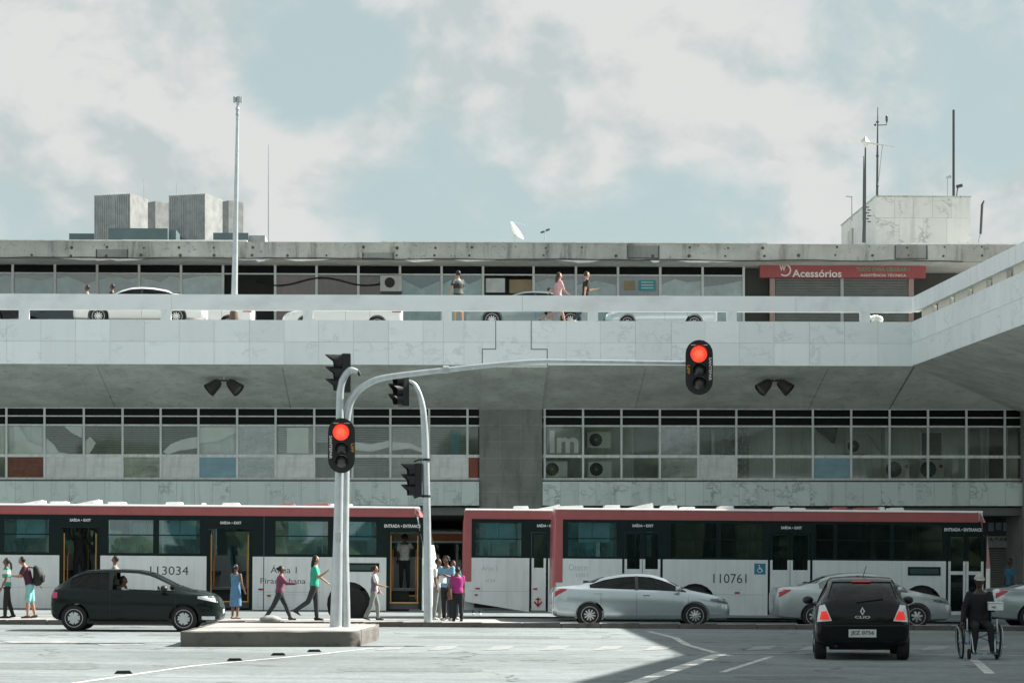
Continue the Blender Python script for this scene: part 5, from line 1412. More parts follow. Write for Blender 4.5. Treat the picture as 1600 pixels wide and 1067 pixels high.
RB = dict(roof=795.5, top=798, band=813.5, white=874.5, skirt=961, wz=(873.5, 843, 816), doortop=829, wheels=(1086, 1440), cut=0, redtail=True, nose=.22,
    wins=[(884, 965), (1045, 1121), (1123, 1193), (1271, 1304), (1305, 1392), (1393.5, 1474)], curt=(0,), darkwin=(1, 2, 3, 4, 5), doorglass=890,
    doors=[(971.5, 1035, 'shut', 2, SX, (987, 1020), 822), (1199, 1269, 'shut', 2, SX, (1219.5, 1252), 823.5), (1477.5, 1540, 'entry', 2, EN, (1474.5, 1533), 825)],
    vents=[(872, 912, .08, .3, wv), (944, 970, .10, .1, wv), (980, 1022, .17, .9, wv), (1034, 1060, .10, .1, wv), (1064, 1088, .07, .1, wv), (1124, 1149, .10, .1, wv), (1213, 1237, .09, .1, wv), (1240, 1262, .06, 0, wv), (1303, 1327, .09, .1, rv), (1340, 1376, .09, .2, rv), (1376, 1386, .10, 0, wv), (1393, 1416, .09, .1, wv)],
    marks=[(1151.5, 926, 'marker_red', .14), (1211, 925, 'marker_red', .14)], seams=[(1112, 1194, 929), (880, 970, 929)], slots=[(1418, 1469, 883.5, 897)],
    texts=[('110761', 1114, 1166, 896.5, 911, 'bus_ink'), ('Osaco', 888, 917, 883, 893, 'bus_ink_faint'), ('1001', 900, 918, 897, 903, 'bus_ink_faint')])
br, URb, ZRb = bus('city_bus', 'red and white bus numbered 110761 with closed doors on the right', 868, 1541, 65.5, RB)
def pictogram():
    a, b = URb(1178), URb(1195.5); z0, z1 = ZRb(897), ZRb(880); cx, cz, w = (a+b)/2, (z0+z1)/2, (b-a)
    o = MB().box(a, b, -.005, -.001, z0, z1).build('pictogram', 'pictogram_blue', br)
    q = MB(); y = -.0075
    def bar(p0, p1, r): 
        p0, p1 = Vector((p0[0], 0, p0[1])), Vector((p1[0], 0, p1[1])); d = (p1-p0).normalized(); n = Vector((-d.z, 0, d.x))*r
        q.quad(*[(cx+v.x*w, y, cz+v.z*w) for v in (p0-n, p1-n, p1+n, p0+n)])
    bar((-.06, .22), (-.03, -.02), .035); bar((-.05, .10), (.12, .10), .028); bar((-.04, -.0), (.14, -.0), .035); bar((.14, .02), (.22, -.24), .032); bar((.2, -.22), (.28, -.20), .025)
    for k in range(14):
        a0, a1 = R(110+k*17), R(110+(k+1)*17)
        q.quad(*[(cx+(-.02+r*math.cos(s))*w, y, cz+(-.13+r*math.sin(s))*w) for r, s in ((.21, a0), (.21, a1), (.16, a1), (.16, a0))])
    q.quad(*[(cx+(-.07+.055*math.cos(s))*w, y, cz+(.30+.055*math.sin(s))*w) for s in [k*math.pi/5 for k in range(10)]][::-1])
    q.build('wheelchair_symbol', 'sign_white', o)
pictogram()
MBs = dict(roof=796.5, top=799, band=812.5, white=873, skirt=957, wz=(872, 843.5, 816.5), doortop=829.5, wheels=(935, 1280), cut=.30, redtail=True, nose=.3,
    wins=[(740, 816), (880, 960), (965, 1050), (1150, 1230)], curt=(0,), doorglass=888,
    doors=[(826.5, 856, 'shut', 1, 'SAÍDA • EXIT', (838, 868), 822), (1060, 1125, 'shut', 2, '', None, 0)],
    vents=[(801, 826, .10, .1, wv), (838, 876, .15, .9, wv)], marks=[(746, 921, 'marker_red', .14), (744, 931, 'marker_red', .10), (836, 921, 'marker_red', .12)], seams=[(732, 825, 925)],
    texts=[('1034', 758, 773, 906, 911, 'bus_ink_faint'), ('Área 1', 752, 776, 884, 893, 'bus_ink_faint')])
bmid, UM, ZM = bus('city_bus', 'red and white bus tail with red corner between the two numbered buses', 726, 1360, 68.9, MBs)
q = MB(); c = UM(840.5); z = ZM(943)
q.box(c-.02, c+.02, -.012, -.006, z-.05, z+.17); q.quad((c-.13, -.009, z+.03), (c, -.009, z-.13), (c, -.009, z-.05), (c-.10, -.009, z+.06)); q.quad((c, -.009, z-.13), (c+.13, -.009, z+.03), (c+.10, -.009, z+.06), (c, -.009, z-.05)); q.box(c-.08, c+.08, -.012, -.006, z+.10, z+.135)
q.build('arrow_sign', 'marker_red', bmid)
# orange-striped minibus deep in the hall, seen through the gap
def minibus():
    Y = 96.; a, b = at(640, 829, Y), at(760, 829, Y); L = 7.2
    t = thing('minibus', 'orange striped white minibus in the dark hall between the buses', 'bus', (a.x-1.2, Y, g(a.x)))
    H = a.z-g(a.x)
    MB().prism([(0, .45), (L, .45), (L+.1, 1.3), (L-.15, H), (.05, H)], 'y', 0, 2.2).build('body', 'bus_white', t, bevel=.05)
    MB().box(.02, L-.1, -.014, -.002, H-.42, H-.12).build('stripe', 'bus_orange', t)
    MB().box(.2, L-.3, -.012, -.002, 1.35, H-.5).build('window_strip', 'bus_black', t)
    for x in (1.3, 5.6):
        w = MB().lathe([(-.12, .2), (-.12, .36), (-.08, .4), (.1, .4)], (0, 0, 0), 'y', 20).build('wheel', 'tyre', t, loc=(x, .12, .4), smooth=40)
    for k in range(4): MB().box(.3+k*1.6, 1.75+k*1.6, -.018, -.013, 1.4, H-.56).build('window', 'bus_glass_dark', t)
minibus()
# ================================================================== SIGNALS, LAMPS, AERIALS
def stadium(w, h, n=10):
    r = w/2; c = h/2-r
    return [(r*math.cos(math.pi*k/n), c+r*math.sin(math.pi*k/n)) for k in range(n+1)]+[(r*math.cos(math.pi+math.pi*k/n), -c+r*math.sin(math.pi+math.pi*k/n)) for k in range(n+1)]
def hood(mb, c, r, d, m=0, cover=250):
    """open visor round a lens, axis along -y, cut back below"""
    n = 16; vs = []; a0 = R(90-cover/2)
    for k in range(n+1):
        q = a0+R(cover)*k/n; dd = d*(.45+.55*max(0, math.sin(q)))
        for y, rr in ((0, r), (-dd, r*1.02), (-dd, r*.95), (0, r*.93)): vs.append((c[0]+rr*math.cos(q), c[1]+y, c[2]+rr*math.sin(q)))
    fs = [(k*4+i, k*4+(i+1) % 4, (k+1)*4+(i+1) % 4, (k+1)*4+i) for k in range(n) for i in range(4)]
    mb.add(vs, fs+[(0, 1, 2, 3), (n*4+3, n*4+2, n*4+1, n*4)], m)
def traffic_light(label, loc, rz, w, h, plate=True, lit=True, right=True, s=1.):
    t = thing('traffic_light', label, 'traffic light', loc, rz, 'traffic lights')
    if plate:
        MB().prism(stadium(w, h), 'y', -.02, .02).build('backplate', 'black_plastic', t, smooth=40)
        b = MB().box(-w*.30, w*.30, .02, .26, -h*.40, h*.40).build('housing', 'black_plastic', t, bevel=.03)
        zs = (h*.24, -h*.055, -h*.29); rs = (w*.30, w*.235, w*.235)
    else:
        MB().box(-w*.36, w*.36, -.02, .16, -h*.5, h*.5).build('housing', 'black_plastic', t, bevel=.025)
        zs = (h*.31, 0, -h*.31); rs = (w*.34, w*.34, w*.34)
    for i, (z, r) in enumerate(zip(zs, rs)):
        cx = (.0 if i else -.02*w) if plate else 0
        on = lit and i == 0
        ln = MB().lathe([(-.022, r), (-.045, r*.9), (-.075, r*.5), (-.08, .001)], (0, 0, 0), 'y', 24).build('lens', 'lamp_red' if on else 'lamp_off', t, smooth=60, loc=(cx, 0, z))
        v = MB(); hood(v, (cx, -.02, z), r*1.10, .22 if plate else .34, cover=250 if plate else 280); v.build('visor', 'black_plastic', t, smooth=50)
        if plate and not on: MB().tube([(r*1.05*math.cos(q), -.10, r*1.05*math.sin(q)) for q in [R(35+k*9) for k in range(9)]], .008, 5).build('visor_edge', 'galvanised', ln)
    if plate:
        MB().box(-w*.30, w*.30, -.024, -.021, h*.40, h*.412).build('reflector', 'sign_white', t)
        sx = 1 if right else -1
        text('lettering', 'SANTEPAR', h*.42, .055, 'sign_white', t, (sx*w*.40, -.023, -h*.03), (R(90), R(90), 0), bold=.02)
        text('lettering', 'UFF', h*.16, .06, 'poster_orange', t, (-sx*w*.40, -.023, -h*.04), (R(90), R(90), 0), bold=.02)
    return t
mat('poster_orange', (.62, .28, .04), .5)
def curve(pts, n=8):
    """Catmull-Rom through points"""
    P = [Vector(p) for p in pts]; P = [P[0]*2-P[1]]+P+[P[-1]*2-P[-2]]; out = []
    for i in range(1, len(P)-2):
        for k in range(n):
            u = k/n; a, b, c, d = P[i-1], P[i], P[i+1], P[i+2]
            out.append(.5*((2*b)+(c-a)*u+(2*a-5*b+4*c-d)*u*u+(3*b-a-3*c+d)*u**3))
    return out+[P[-2]]
def poles():
    Yp = 47.4; base = at(531, 978, Yp); zb = base.z
    # straight post whose tip kinks to the right
    pts = [at(525, 979, Yp), at(528, 850, Yp), at(531, 700, Yp), at(531, 640, Yp), at(532.5, 606, Yp), at(538, 589, Yp), at(547, 578.5, Yp), at(559, 580.5, Yp)]
    t = thing('signal_post', 'straight galvanised signal post with a kinked tip on the island', 'pole', tuple(pts[0]))
    c = curve(pts[3:], 6); path = pts[:3]+c; n = len(path)
    rad = [.130, .102, .086]+[.080-.035*(k/len(c))**3 for k in range(len(c))]
    MB().tube(path, rad, 14).build('pole', 'galvanised', t, world=True, smooth=50)
    MB().tube([pts[-1], pts[-1]+Vector((.05, 0, -.08))], [.035, .03], 8).build('cable_gland', 'black_plastic', t, world=True)
    for py in (668, 722):
        q = at(531.5, py, Yp); MB().lathe([(-.02, .108), (.02, .108)], (q.x, q.y, q.z), 'z', 18).build('steel_band', 'metal_dark', t, world=True)
    q = at(528.5, 838, Yp-.12); MB().box(q.x-.06, q.x+.06, q.y-.03, q.y+.05, q.z-.10, q.z+.10).build('junction_box', 'metal_grey', t, world=True, bevel=.01)
    b0 = at(525, 979, Yp); MB().lathe([(0, .17), (.02, .17), (.03, .12)], (b0.x, b0.y, b0.z-.02), 'z', 16).build('base_flange', 'galvanised', t, world=True)
    # mast whose arm reaches out over the road
    Yq = 47.5
    pts = [at(540, 979, Yq), at(537.5, 850, Yq), at(540, 700, Yq), at(541, 660, Yq), at(546, 632, Yq), at(557, 613, Yq), at(574, 600, Yq), at(597, 591, Yq), at(640, 584.5, Yq), at(720, 575.5, Yq), at(790, 568.5, Yq), at(838, 564.7, Yq), at(900, 564.6, Yq), at(1085, 567, Yq)]
    t = thing('signal_mast', 'galvanised mast with a long curved arm over the road', 'pole', tuple(pts[0]))
    c = curve(pts[2:], 6); path = pts[:2]+c; n = len(c)
    rad = [.104, .098]+[.090-.055*(k/n) for k in range(n)]
    MB().tube(path, rad, 14).build('mast_arm', 'galvanised', t, world=True, smooth=50)
    j = at(697, 578, Yq); MB().tube([j-Vector((.06, 0, -.007)), j+Vector((.06, 0, .007))], .082, 14).build('coupling', 'metal_grey', t, world=True)
    b0 = at(540, 979, Yq); MB().lathe([(0, .17), (.02, .17), (.03, .12)], (b0.x, b0.y+.1, b0.z-.02), 'z', 16).build('base_flange', 'galvanised', t, world=True)
    s = F/depth(533, Yp-.3)
    p = at(533.5, 696, Yp-.3); traffic_light('black traffic light showing red halfway up the post on the island', tuple(p), R(4), 42/s, 86/s, right=False)
    p = at(1092.5, 574, Yq-.25); traffic_light('black traffic light showing red at the end of the long arm', tuple(p), R(-2), 43/s, 86.5/s)
    p = at(535, 583, Yp+.12); traffic_light('black traffic light turned sideways on the kinked tip of the post', tuple(p), R(-80), .36, .80, False, False)
    # second post on the far pavement
    Y2 = 59.0; pts = [at(669, 973, Y2), at(667, 800, Y2), at(664, 680, Y2), at(661, 640, Y2), at(655, 615, Y2), at(647, 600, Y2), at(637, 595, Y2)]
    t = thing('signal_post', 'grey signal post with a bent top on the far pavement', 'pole', tuple(pts[0]))
    c = curve(pts[2:], 6); path = pts[:2]+c
    MB().tube(path, [.115, .10]+[.095-.055*k/len(c) for k in range(len(c))], 14).build('pole', 'galvanised', t, world=True, smooth=50)
    b = MB()
    for px, py, qx in ((655, 718, 665), (655, 775, 666)): b.tube([at(px-8, py+3, Y2), at(px, py, Y2), at(qx, py, Y2)], .022, 6)
    for py in (718, 775): 
        p = at(666, py, Y2); b.lathe([(-.03, .112), (.03, .112)], (p.x, p.y, p.z), 'z', 16)
    b.build('bracket', 'black_plastic', t, world=True)
    MB().tube([at(628, 600, Y2), at(637, 596, Y2), at(652, 606, Y2)], .03, 8).build('tip_bracket', 'black_plastic', t, world=True)
    p = at(648, 750, Y2); traffic_light('black traffic light seen from the side low on the far post', tuple(p), R(-78), .42, .86, False, False)
    p = at(627, 609, Y2); traffic_light('black traffic light seen from the side at the bent top of the far post', tuple(p), R(-60), .40, .84, False, False)
poles()
def floodlight(px, label):
    Y = 82.2; p = at(px, 595, Y); zc = zF0-K*(Y-YF)
    t = thing('floodlight', label, 'lamp', (p.x, Y, zc), 0, 'twin floodlights under the deck')
    h = zc-p.z
    MB().tube([(0, 0, .05), (0, 0, -h)], .02, 8).build('stem', 'metal_grey', t)
    MB().tube([(-.34, 0, -h-.06), (-.12, 0, -h+.01), (.12, 0, -h+.01), (.34, 0, -h-.06)], .03, 8).build('cross_bar', 'brown_metal', t)
    for s in (-1, 1):
        b = MB(); o = Vector((s*.16, 0, -h-.02)); d = Vector((s*.62, -.2, -.55)).normalized()
        u = Vector((0, 1, 0)); a = d.cross(u).normalized(); u = a.cross(d)
        R0, R1 = .12, .26; vs = []
        for k, (rr, dd) in enumerate(((R0, 0), (.18, .12), (R1, .52))):
            for i in range(12): q = 2*math.pi*i/12; vs.append(o+d*dd+a*rr*math.cos(q)+u*rr*math.sin(q))
        b.add(vs, [(k*12+i, k*12+(i+1) % 12, (k+1)*12+(i+1) % 12, (k+1)*12+i) for k in range(2) for i in range(12)]+[tuple(range(12))[::-1]])
        sh = b.build('lamp_shade', 'brown_metal', t, smooth=40)
        b = MB(); b.add([o+d*.48+a*.23*math.cos(2*math.pi*i/12)+u*.23*math.sin(2*math.pi*i/12) for i in range(12)], [tuple(range(12))]); b.build('lens', 'lamp_off', sh)
floodlight(350, 'brown twin floodlight hanging under the deck on the left'); floodlight(1210, 'dark twin floodlight hanging under the deck right of the red signal')
def lamp_post():
    Y = 82.9; b = at(365.5, 502, Y); zb = zF1-.02; top = at(371.5, 162, Y)
    t = thing('lamp_post', 'tall tapered street lamp standing on the upper deck', 'street lamp', (b.x, Y, zb))
    dx = top.x-b.x; h = top.z-zb
    MB().tube([(0, 0, 0), (dx*.15, 0, 1.2), (dx*.5, 0, h*.5), (dx, 0, h)], [.135, .115, .085, .05], 12).build('pole', 'galvanised', t, smooth=50)
    MB().lathe([(0, .22), (.03, .22), (.5, .14), (.55, .12)], (0, 0, 0), 'z', 14).build('base', 'rust', t, smooth=40)
    MB().lathe([(h-.45, .055), (h-.40, .075), (h-.34, .055), (h-.25, .055), (h-.20, .078), (h-.14, .055)], (dx-.01, 0, 0), 'z', 12).build('collar', 'metal_grey', t, smooth=40)
    b = MB()
    for k in range(5):
        q = k*2*math.pi/5; b.obox((dx+.09*math.cos(q), .09*math.sin(q), h+.13), (.07*math.cos(q), .07*math.sin(q), 0), (-.06*math.sin(q), .06*math.cos(q), 0), (0, 0, .11))
    b.build('lamp_cluster', 'metal_grey', t, bevel=.02)
lamp_post()
def aerials():
    def stick(name, label, cat, Y, pts, r, mt='metal_dark', extra=None, base=None, group='aerials on the roof'):
        P = [at(px, py, Y) for px, py in pts]
        t = thing(name, label, cat, tuple(P[0]), 0, group)
        MB().tube(P, r, 8).build('pole', mt, t, world=True)
        if extra: extra(t, Y)
        return t
    zt = at(1440, 308.5, 92).z
    def e1(t, Y):
        MB().tube([at(1371, 196, Y), at(1385, 195.5, Y), at(1385.5, 191, Y)], .02, 6).build('arm', 'metal_dark', t, world=True)
        p = at(1385.5, 186, Y); MB().lathe([(-.14, .03), (-.05, .05), (.1, .05), (.14, .02)], (p.x, p.y, p.z), 'z', 10).build('sensor', 'metal_dark', t, world=True)
        p = at(1367.5, 195.5, Y); MB().ball(tuple(p), .05, 8, 6).build('weight', 'metal_dark', t, world=True)
        for py in (191, 244, 291): q = at(1371, py, Y); MB().lathe([(-.03, .06), (.03, .06)], (q.x, q.y, q.z), 'z', 8).build('clamp', 'metal_dark', t, world=True)
    stick('antenna_mast', 'tall dark mast with a side sensor on the left of the marble tower', 'antenna', 92.5, [(1370.5, 312), (1371, 240), (1371.5, 168)], [.05, .04, .015], extra=e1)
    def e2(t, Y):
        p = at(1352, 222, Y); r = .20
        MB().add([(p.x, p.y, p.z+r*1.15), (p.x+r, p.y, p.z), (p.x, p.y, p.z-r*1.15), (p.x-r, p.y, p.z), (p.x, p.y-.12, p.z), (p.x, p.y+.12, p.z)], [(0, 3, 4), (3, 2, 4), (2, 1, 4), (1, 0, 4), (3, 0, 5), (2, 3, 5), (1, 2, 5), (0, 1, 5)]).build('diamond_head', 'ac_white', t, world=True)
        MB().tube([at(1359, 224, Y), at(1380, 227, Y), at(1398, 230, Y)], .028, 6).build('boom', 'metal_grey', t, world=True)
        MB().tube([at(1379, 227, Y), at(1372, 290, Y)], .02, 6).build('stay', 'metal_grey', t, world=True)
        b = MB()
        for k in range(6): a = at(1353+k % 2*3, 324+k*4.5, Y); b.box(a.x-.02, a.x+.12, a.y-.02, a.y+.02, a.z-.02, a.z+.02)
        b.build('rung', 'metal_dark', t, world=True)
    stick('antenna_mast', 'grey mast with a diamond shaped head and slanting boom beside the marble tower', 'antenna', 91.0, [(1350, 379), (1351.5, 300), (1352.2, 231)], [.08, .05, .03], 'metal_dark', e2)
    stick('antenna_mast', 'slim rod aerial clamped left of the diamond headed mast', 'antenna', 90.8, [(1349, 345), (1349.3, 290), (1349.5, 244)], [.035, .03, .015])
    stick('antenna_mast', 'thick plain dark rod standing on the right of the marble tower', 'antenna', 94, [(1490, 312), (1490, 172)], [.055, .05], 'metal_dark')
    def e3(t, Y): 
        MB().tube([at(1478, 278, Y), at(1485, 275, Y)], .03, 6).build('crosspiece', 'metal_grey', t, world=True); MB().ball(tuple(at(1484, 277, Y)), .07, 8, 6).build('head', 'metal_grey', t, world=True)
    stick('antenna_mast', 'short thin aerial with a small crosspiece left of the thick rod', 'antenna', 94, [(1480.5, 312), (1480.5, 278)], .018, 'metal_grey', e3)
    def e4(t, Y):
        p = at(1499, 291, Y); MB().obox(tuple(p), (.12, 0, .03), (0, .06, 0), (-.015, 0, .06)).build('camera', 'metal_dark', t, world=True)
    stick('roof_camera', 'small camera on a bracket right of the thick rod', 'camera', 94, [(1494.5, 310), (1495.5, 299), (1497, 293)], .022, 'metal_dark', e4)
    def e5(t, Y): MB().tube([at(1322, 307, Y), at(1332, 308, Y)], .03, 6).build('arm', 'metal_grey', t, world=True)
    stick('antenna_mast', 'pale bent aerial at the low block left of the marble tower', 'antenna', 96, [(1331, 345), (1331, 309)], .025, 'metal_grey', e5)
    def e6(t, Y):
        P = [at(1532.2, 366, Y), at(1534.6, 320, Y), at(1537.5, 314, Y)]; MB().tube(P, [(.09, .05), (.09, .05), (.03, .03)], 8).build('panel', 'metal_dark', t, world=True)
    stick('antenna_mast', 'dark slanting panel aerial right of the marble tower', 'antenna', 88.6, [(1527, 414), (1529.5, 378), (1532, 364)], .03, 'metal_grey', e6)
    # satellite dish
    Y = 92; c = at(803, 364, Y); t = thing('satellite_dish', 'large white satellite dish tilted on the terminal roof', 'satellite dish', (c.x, Y, zA1))
    d = Vector((.80, -.25, .55)).normalized(); u = d.cross(Vector((0, 1, 0))).normalized(); v = d.cross(u); b = MB(); vs = []; rr = .44
    for k in range(7):
        q = k/6
        for i in range(24): a = 2*math.pi*i/24; p = c+d*(q*q*.17)+u*rr*q*math.cos(a)+v*rr*q*math.sin(a); vs.append(p)
    b.add(vs, [(k*24+i, k*24+(i+1) % 24, (k+1)*24+(i+1) % 24, (k+1)*24+i) for k in range(6) for i in range(24)]); b.build('reflector', 'ac_white', t, world=True, smooth=60)
    b = MB().tube([c, c+Vector((.1, .1, -.75))], .05, 8); b.build('stand', 'metal_grey', t, world=True)
    MB().tube([c+u*.5+d*.12, c+d*.55], .012, 5).build('feed_arm', 'metal_grey', t, world=True)
    def e7(t, Y):
        for px, py in ((847.5, 363), (856, 359.5)): p = at(px, py, Y); MB().obox(tuple(p), (.07, 0, .02), (0, .05, 0), (-.01, 0, .035)).build('camera', 'metal_dark', t, world=True)
        MB().tube([at(848, 363, Y), at(856, 360, Y)], .015, 5).build('bar', 'metal_dark', t, world=True)
    stick('roof_camera', 'small pair of cameras on a bent stalk right of the dish', 'camera', 90, [(850, 378), (852, 371), (850.5, 364)], .022, 'metal_grey', e7)
aerials()
# plastic bag on the ledge, loose stone on the kerb
def bag():
    p = at(1366, 502, YF+.2); b = MB()
    random.seed(5)
    for i in range(7): b.ball((random.uniform(-.22, .2), random.uniform(-.05, .08), random.uniform(.06, .16)), (random.uniform(.10, .17), .1, random.uniform(.08, .14)), 9, 6)
    o = b.build('plastic_bag', 'sign_white', None, smooth=50, loc=(p.x, YF+.32, zF1+.02)); tag(o, 'crumpled white plastic bag lying on the deck ledge', 'bag')
    random.seed(3)
    q = onground(416, 972, .12); b = MB(); b.ball((0, 0, .04), (.27, .2, .11), 14, 8)
    b.v = [(x*random.uniform(.9, 1.1), y*random.uniform(.9, 1.1), max(-.02, z*random.uniform(.9, 1.1))) for x, y, z in b.v]
    o = b.build('loose_stone', 'pavement_concrete', None, smooth=60, loc=(q.x, KY+.35, g(q.x)+.12)); tag(o, 'pale lump of concrete lying on the kerb left of the signal poles', 'stone')
bag()
# ================================================================== PEOPLE
SK = {'tan': (.36, .20, .13), 'brown': (.16, .085, .055), 'dark': (.07, .04, .03), 'fair': (.50, .31, .23)}
for k, c in SK.items(): mat('skin_'+k, c, .55, var=.06)
mat('hair_black', (.012, .012, .013), .6, var=.3, vs=20); mat('hair_brown', (.045, .028, .02), .6, var=.3, vs=20); mat('hair_grey', (.22, .22, .21), .7)
mat('eye_dark', (.01, .01, .01), .3); mat('lip', (.20, .07, .06), .5)
CL = dict(white=(.62, .64, .62), black=(.015, .017, .018), charcoal=(.035, .04, .042), jeans=(.035, .055, .085), aqua=(.20, .46, .47), maroon=(.065, .02, .035), purple=(.17, .055, .10), magenta=(.34, .03, .19),
          green=(.03, .36, .25), skyblue=(.16, .33, .47), dress=(.08, .19, .32), grey=(.20, .22, .21), pink=(.50, .30, .32), teal=(.05, .20, .22), blue=(.03, .14, .24), olive=(.06, .075, .05), redbrown=(.24, .09, .05))
for k, c in CL.items(): mat('cloth_'+k, c, .85, var=.18, vs=7, bump=.25, bs=25)
def stripes(name, a, b, sc_=26., axis=2):
    t = NT(name); sp = t.n('ShaderNodeSeparateXYZ'); t.l(t.tc.outputs['Object'], sp.inputs[0])
    m = t.n('ShaderNodeMath'); m.operation = 'MULTIPLY'; m.inputs[1].default_value = sc_; t.l(sp.outputs[axis], m.inputs[0])
    s = t.n('ShaderNodeMath'); s.operation = 'SINE'; t.l(m.outputs[0], s.inputs[0])
    c = t.mix(t.rng(s.outputs[0], -.1, .1, 0, 1), a, b); t.l(c, t.b.inputs['Base Color']); t.b.inputs['Roughness'].default_value = .85
stripes('cloth_stripe_green', (.62, .64, .60), (.05, .26, .20), 30); stripes('cloth_stripe_multi', (.66, .68, .70), (.13, .10, .17), 38, 1); stripes('cloth_back_print', (.02, .024, .024), (.10, .12, .12), 18)
mat('shoe_white', (.66, .67, .66), .6); mat('shoe_black', (.015, .015, .015), .5); mat('shoe_brown', (.10, .06, .04), .6)
mat('leather_brown', (.10, .045, .03), .5); mat('nylon_black', (.012, .013, .014), .7, bump=.3, bs=18); mat('paper', (.72, .73, .71), .7); mat('foam_white', (.68, .72, .72), .7)

def remeshed(mb, voxel, it=2):
    me = mb.mesh('r', 'hair_black'); ob = bpy.data.objects.new('r', me); COL.objects.link(ob)
    md = ob.modifiers.new('r', 'REMESH'); md.mode = 'VOXEL'; md.voxel_size = voxel
    out = baked(ob); bpy.data.objects.remove(ob); bpy.data.meshes.remove(me)
    bm = bmesh.new(); bm.from_mesh(out)
    for _ in range(it): bmesh.ops.smooth_vert(bm, verts=bm.verts, factor=.5, use_axis_x=True, use_axis_y=True, use_axis_z=True)
    r = MB(); r.v = [tuple(v.co) for v in bm.verts]; r.f = [tuple(v.index for v in f.verts) for f in bm.faces]; r.m = [0]*len(r.f)
    bm.free(); bpy.data.meshes.remove(out); return r
def capsule(mb, p, q, r0, r1, n=10, m=0):
    mb.tube([p, q], [r0, r1], n, m); mb.ball(tuple(p), r0, n, 6, m); mb.ball(tuple(q), r1, n, 6, m)
def fk(pose, H):
    k = H/1.70; J = {}
    lean = R(pose.get('lean', 3)); P = Vector((0, 0, .90*k)); up = Vector((math.sin(lean), 0, math.cos(lean)))
    J['pelvis'] = P; J['chest'] = P+up*.36*k; J['neck'] = P+up*.56*k
    hp = R(pose.get('head', 0))+lean*.5; hd = Vector((math.sin(hp), 0, math.cos(hp))); J['head'] = J['neck']+hd*.155*k; J['hd'] = hd
    for s, nm in ((1, 'L'), (-1, 'R')):
        sh = P+up*.49*k+Vector((0, s*.175*k, 0)); J['sh'+nm] = sh
        f, ab, eb = pose.get('arm'+nm, (5, 8, 15)); ina = pose.get('in'+nm, 0)
        def d(a, b): a, b = R(a), R(b); return Vector((math.sin(a)*math.cos(b), s*math.sin(b), -math.cos(a)*math.cos(b)))
        J['el'+nm] = sh+d(f, ab)*.28*k; J['wr'+nm] = J['el'+nm]+d(f+eb, ab*.5-ina)*.25*k; J['hdir'+nm] = d(f+eb*1.15, ab*.4-ina)
        h, kn = pose.get('leg'+nm, (0, 3)); hip = P+Vector((0, s*.09*k, -.03*k)); sp = R(pose.get('spread', 2))*s
        def e(a): a = R(a); return Vector((math.sin(a), math.sin(sp), -math.cos(a))).normalized()
        J['hip'+nm] = hip; J['kn'+nm] = hip+e(h)*.42*k; J['an'+nm] = J['kn'+nm]+e(h-kn)*.40*k; J['ft'+nm] = R(pose.get('foot'+nm, (h-kn)*.5 if h-kn < 0 else 0))
    return J, k
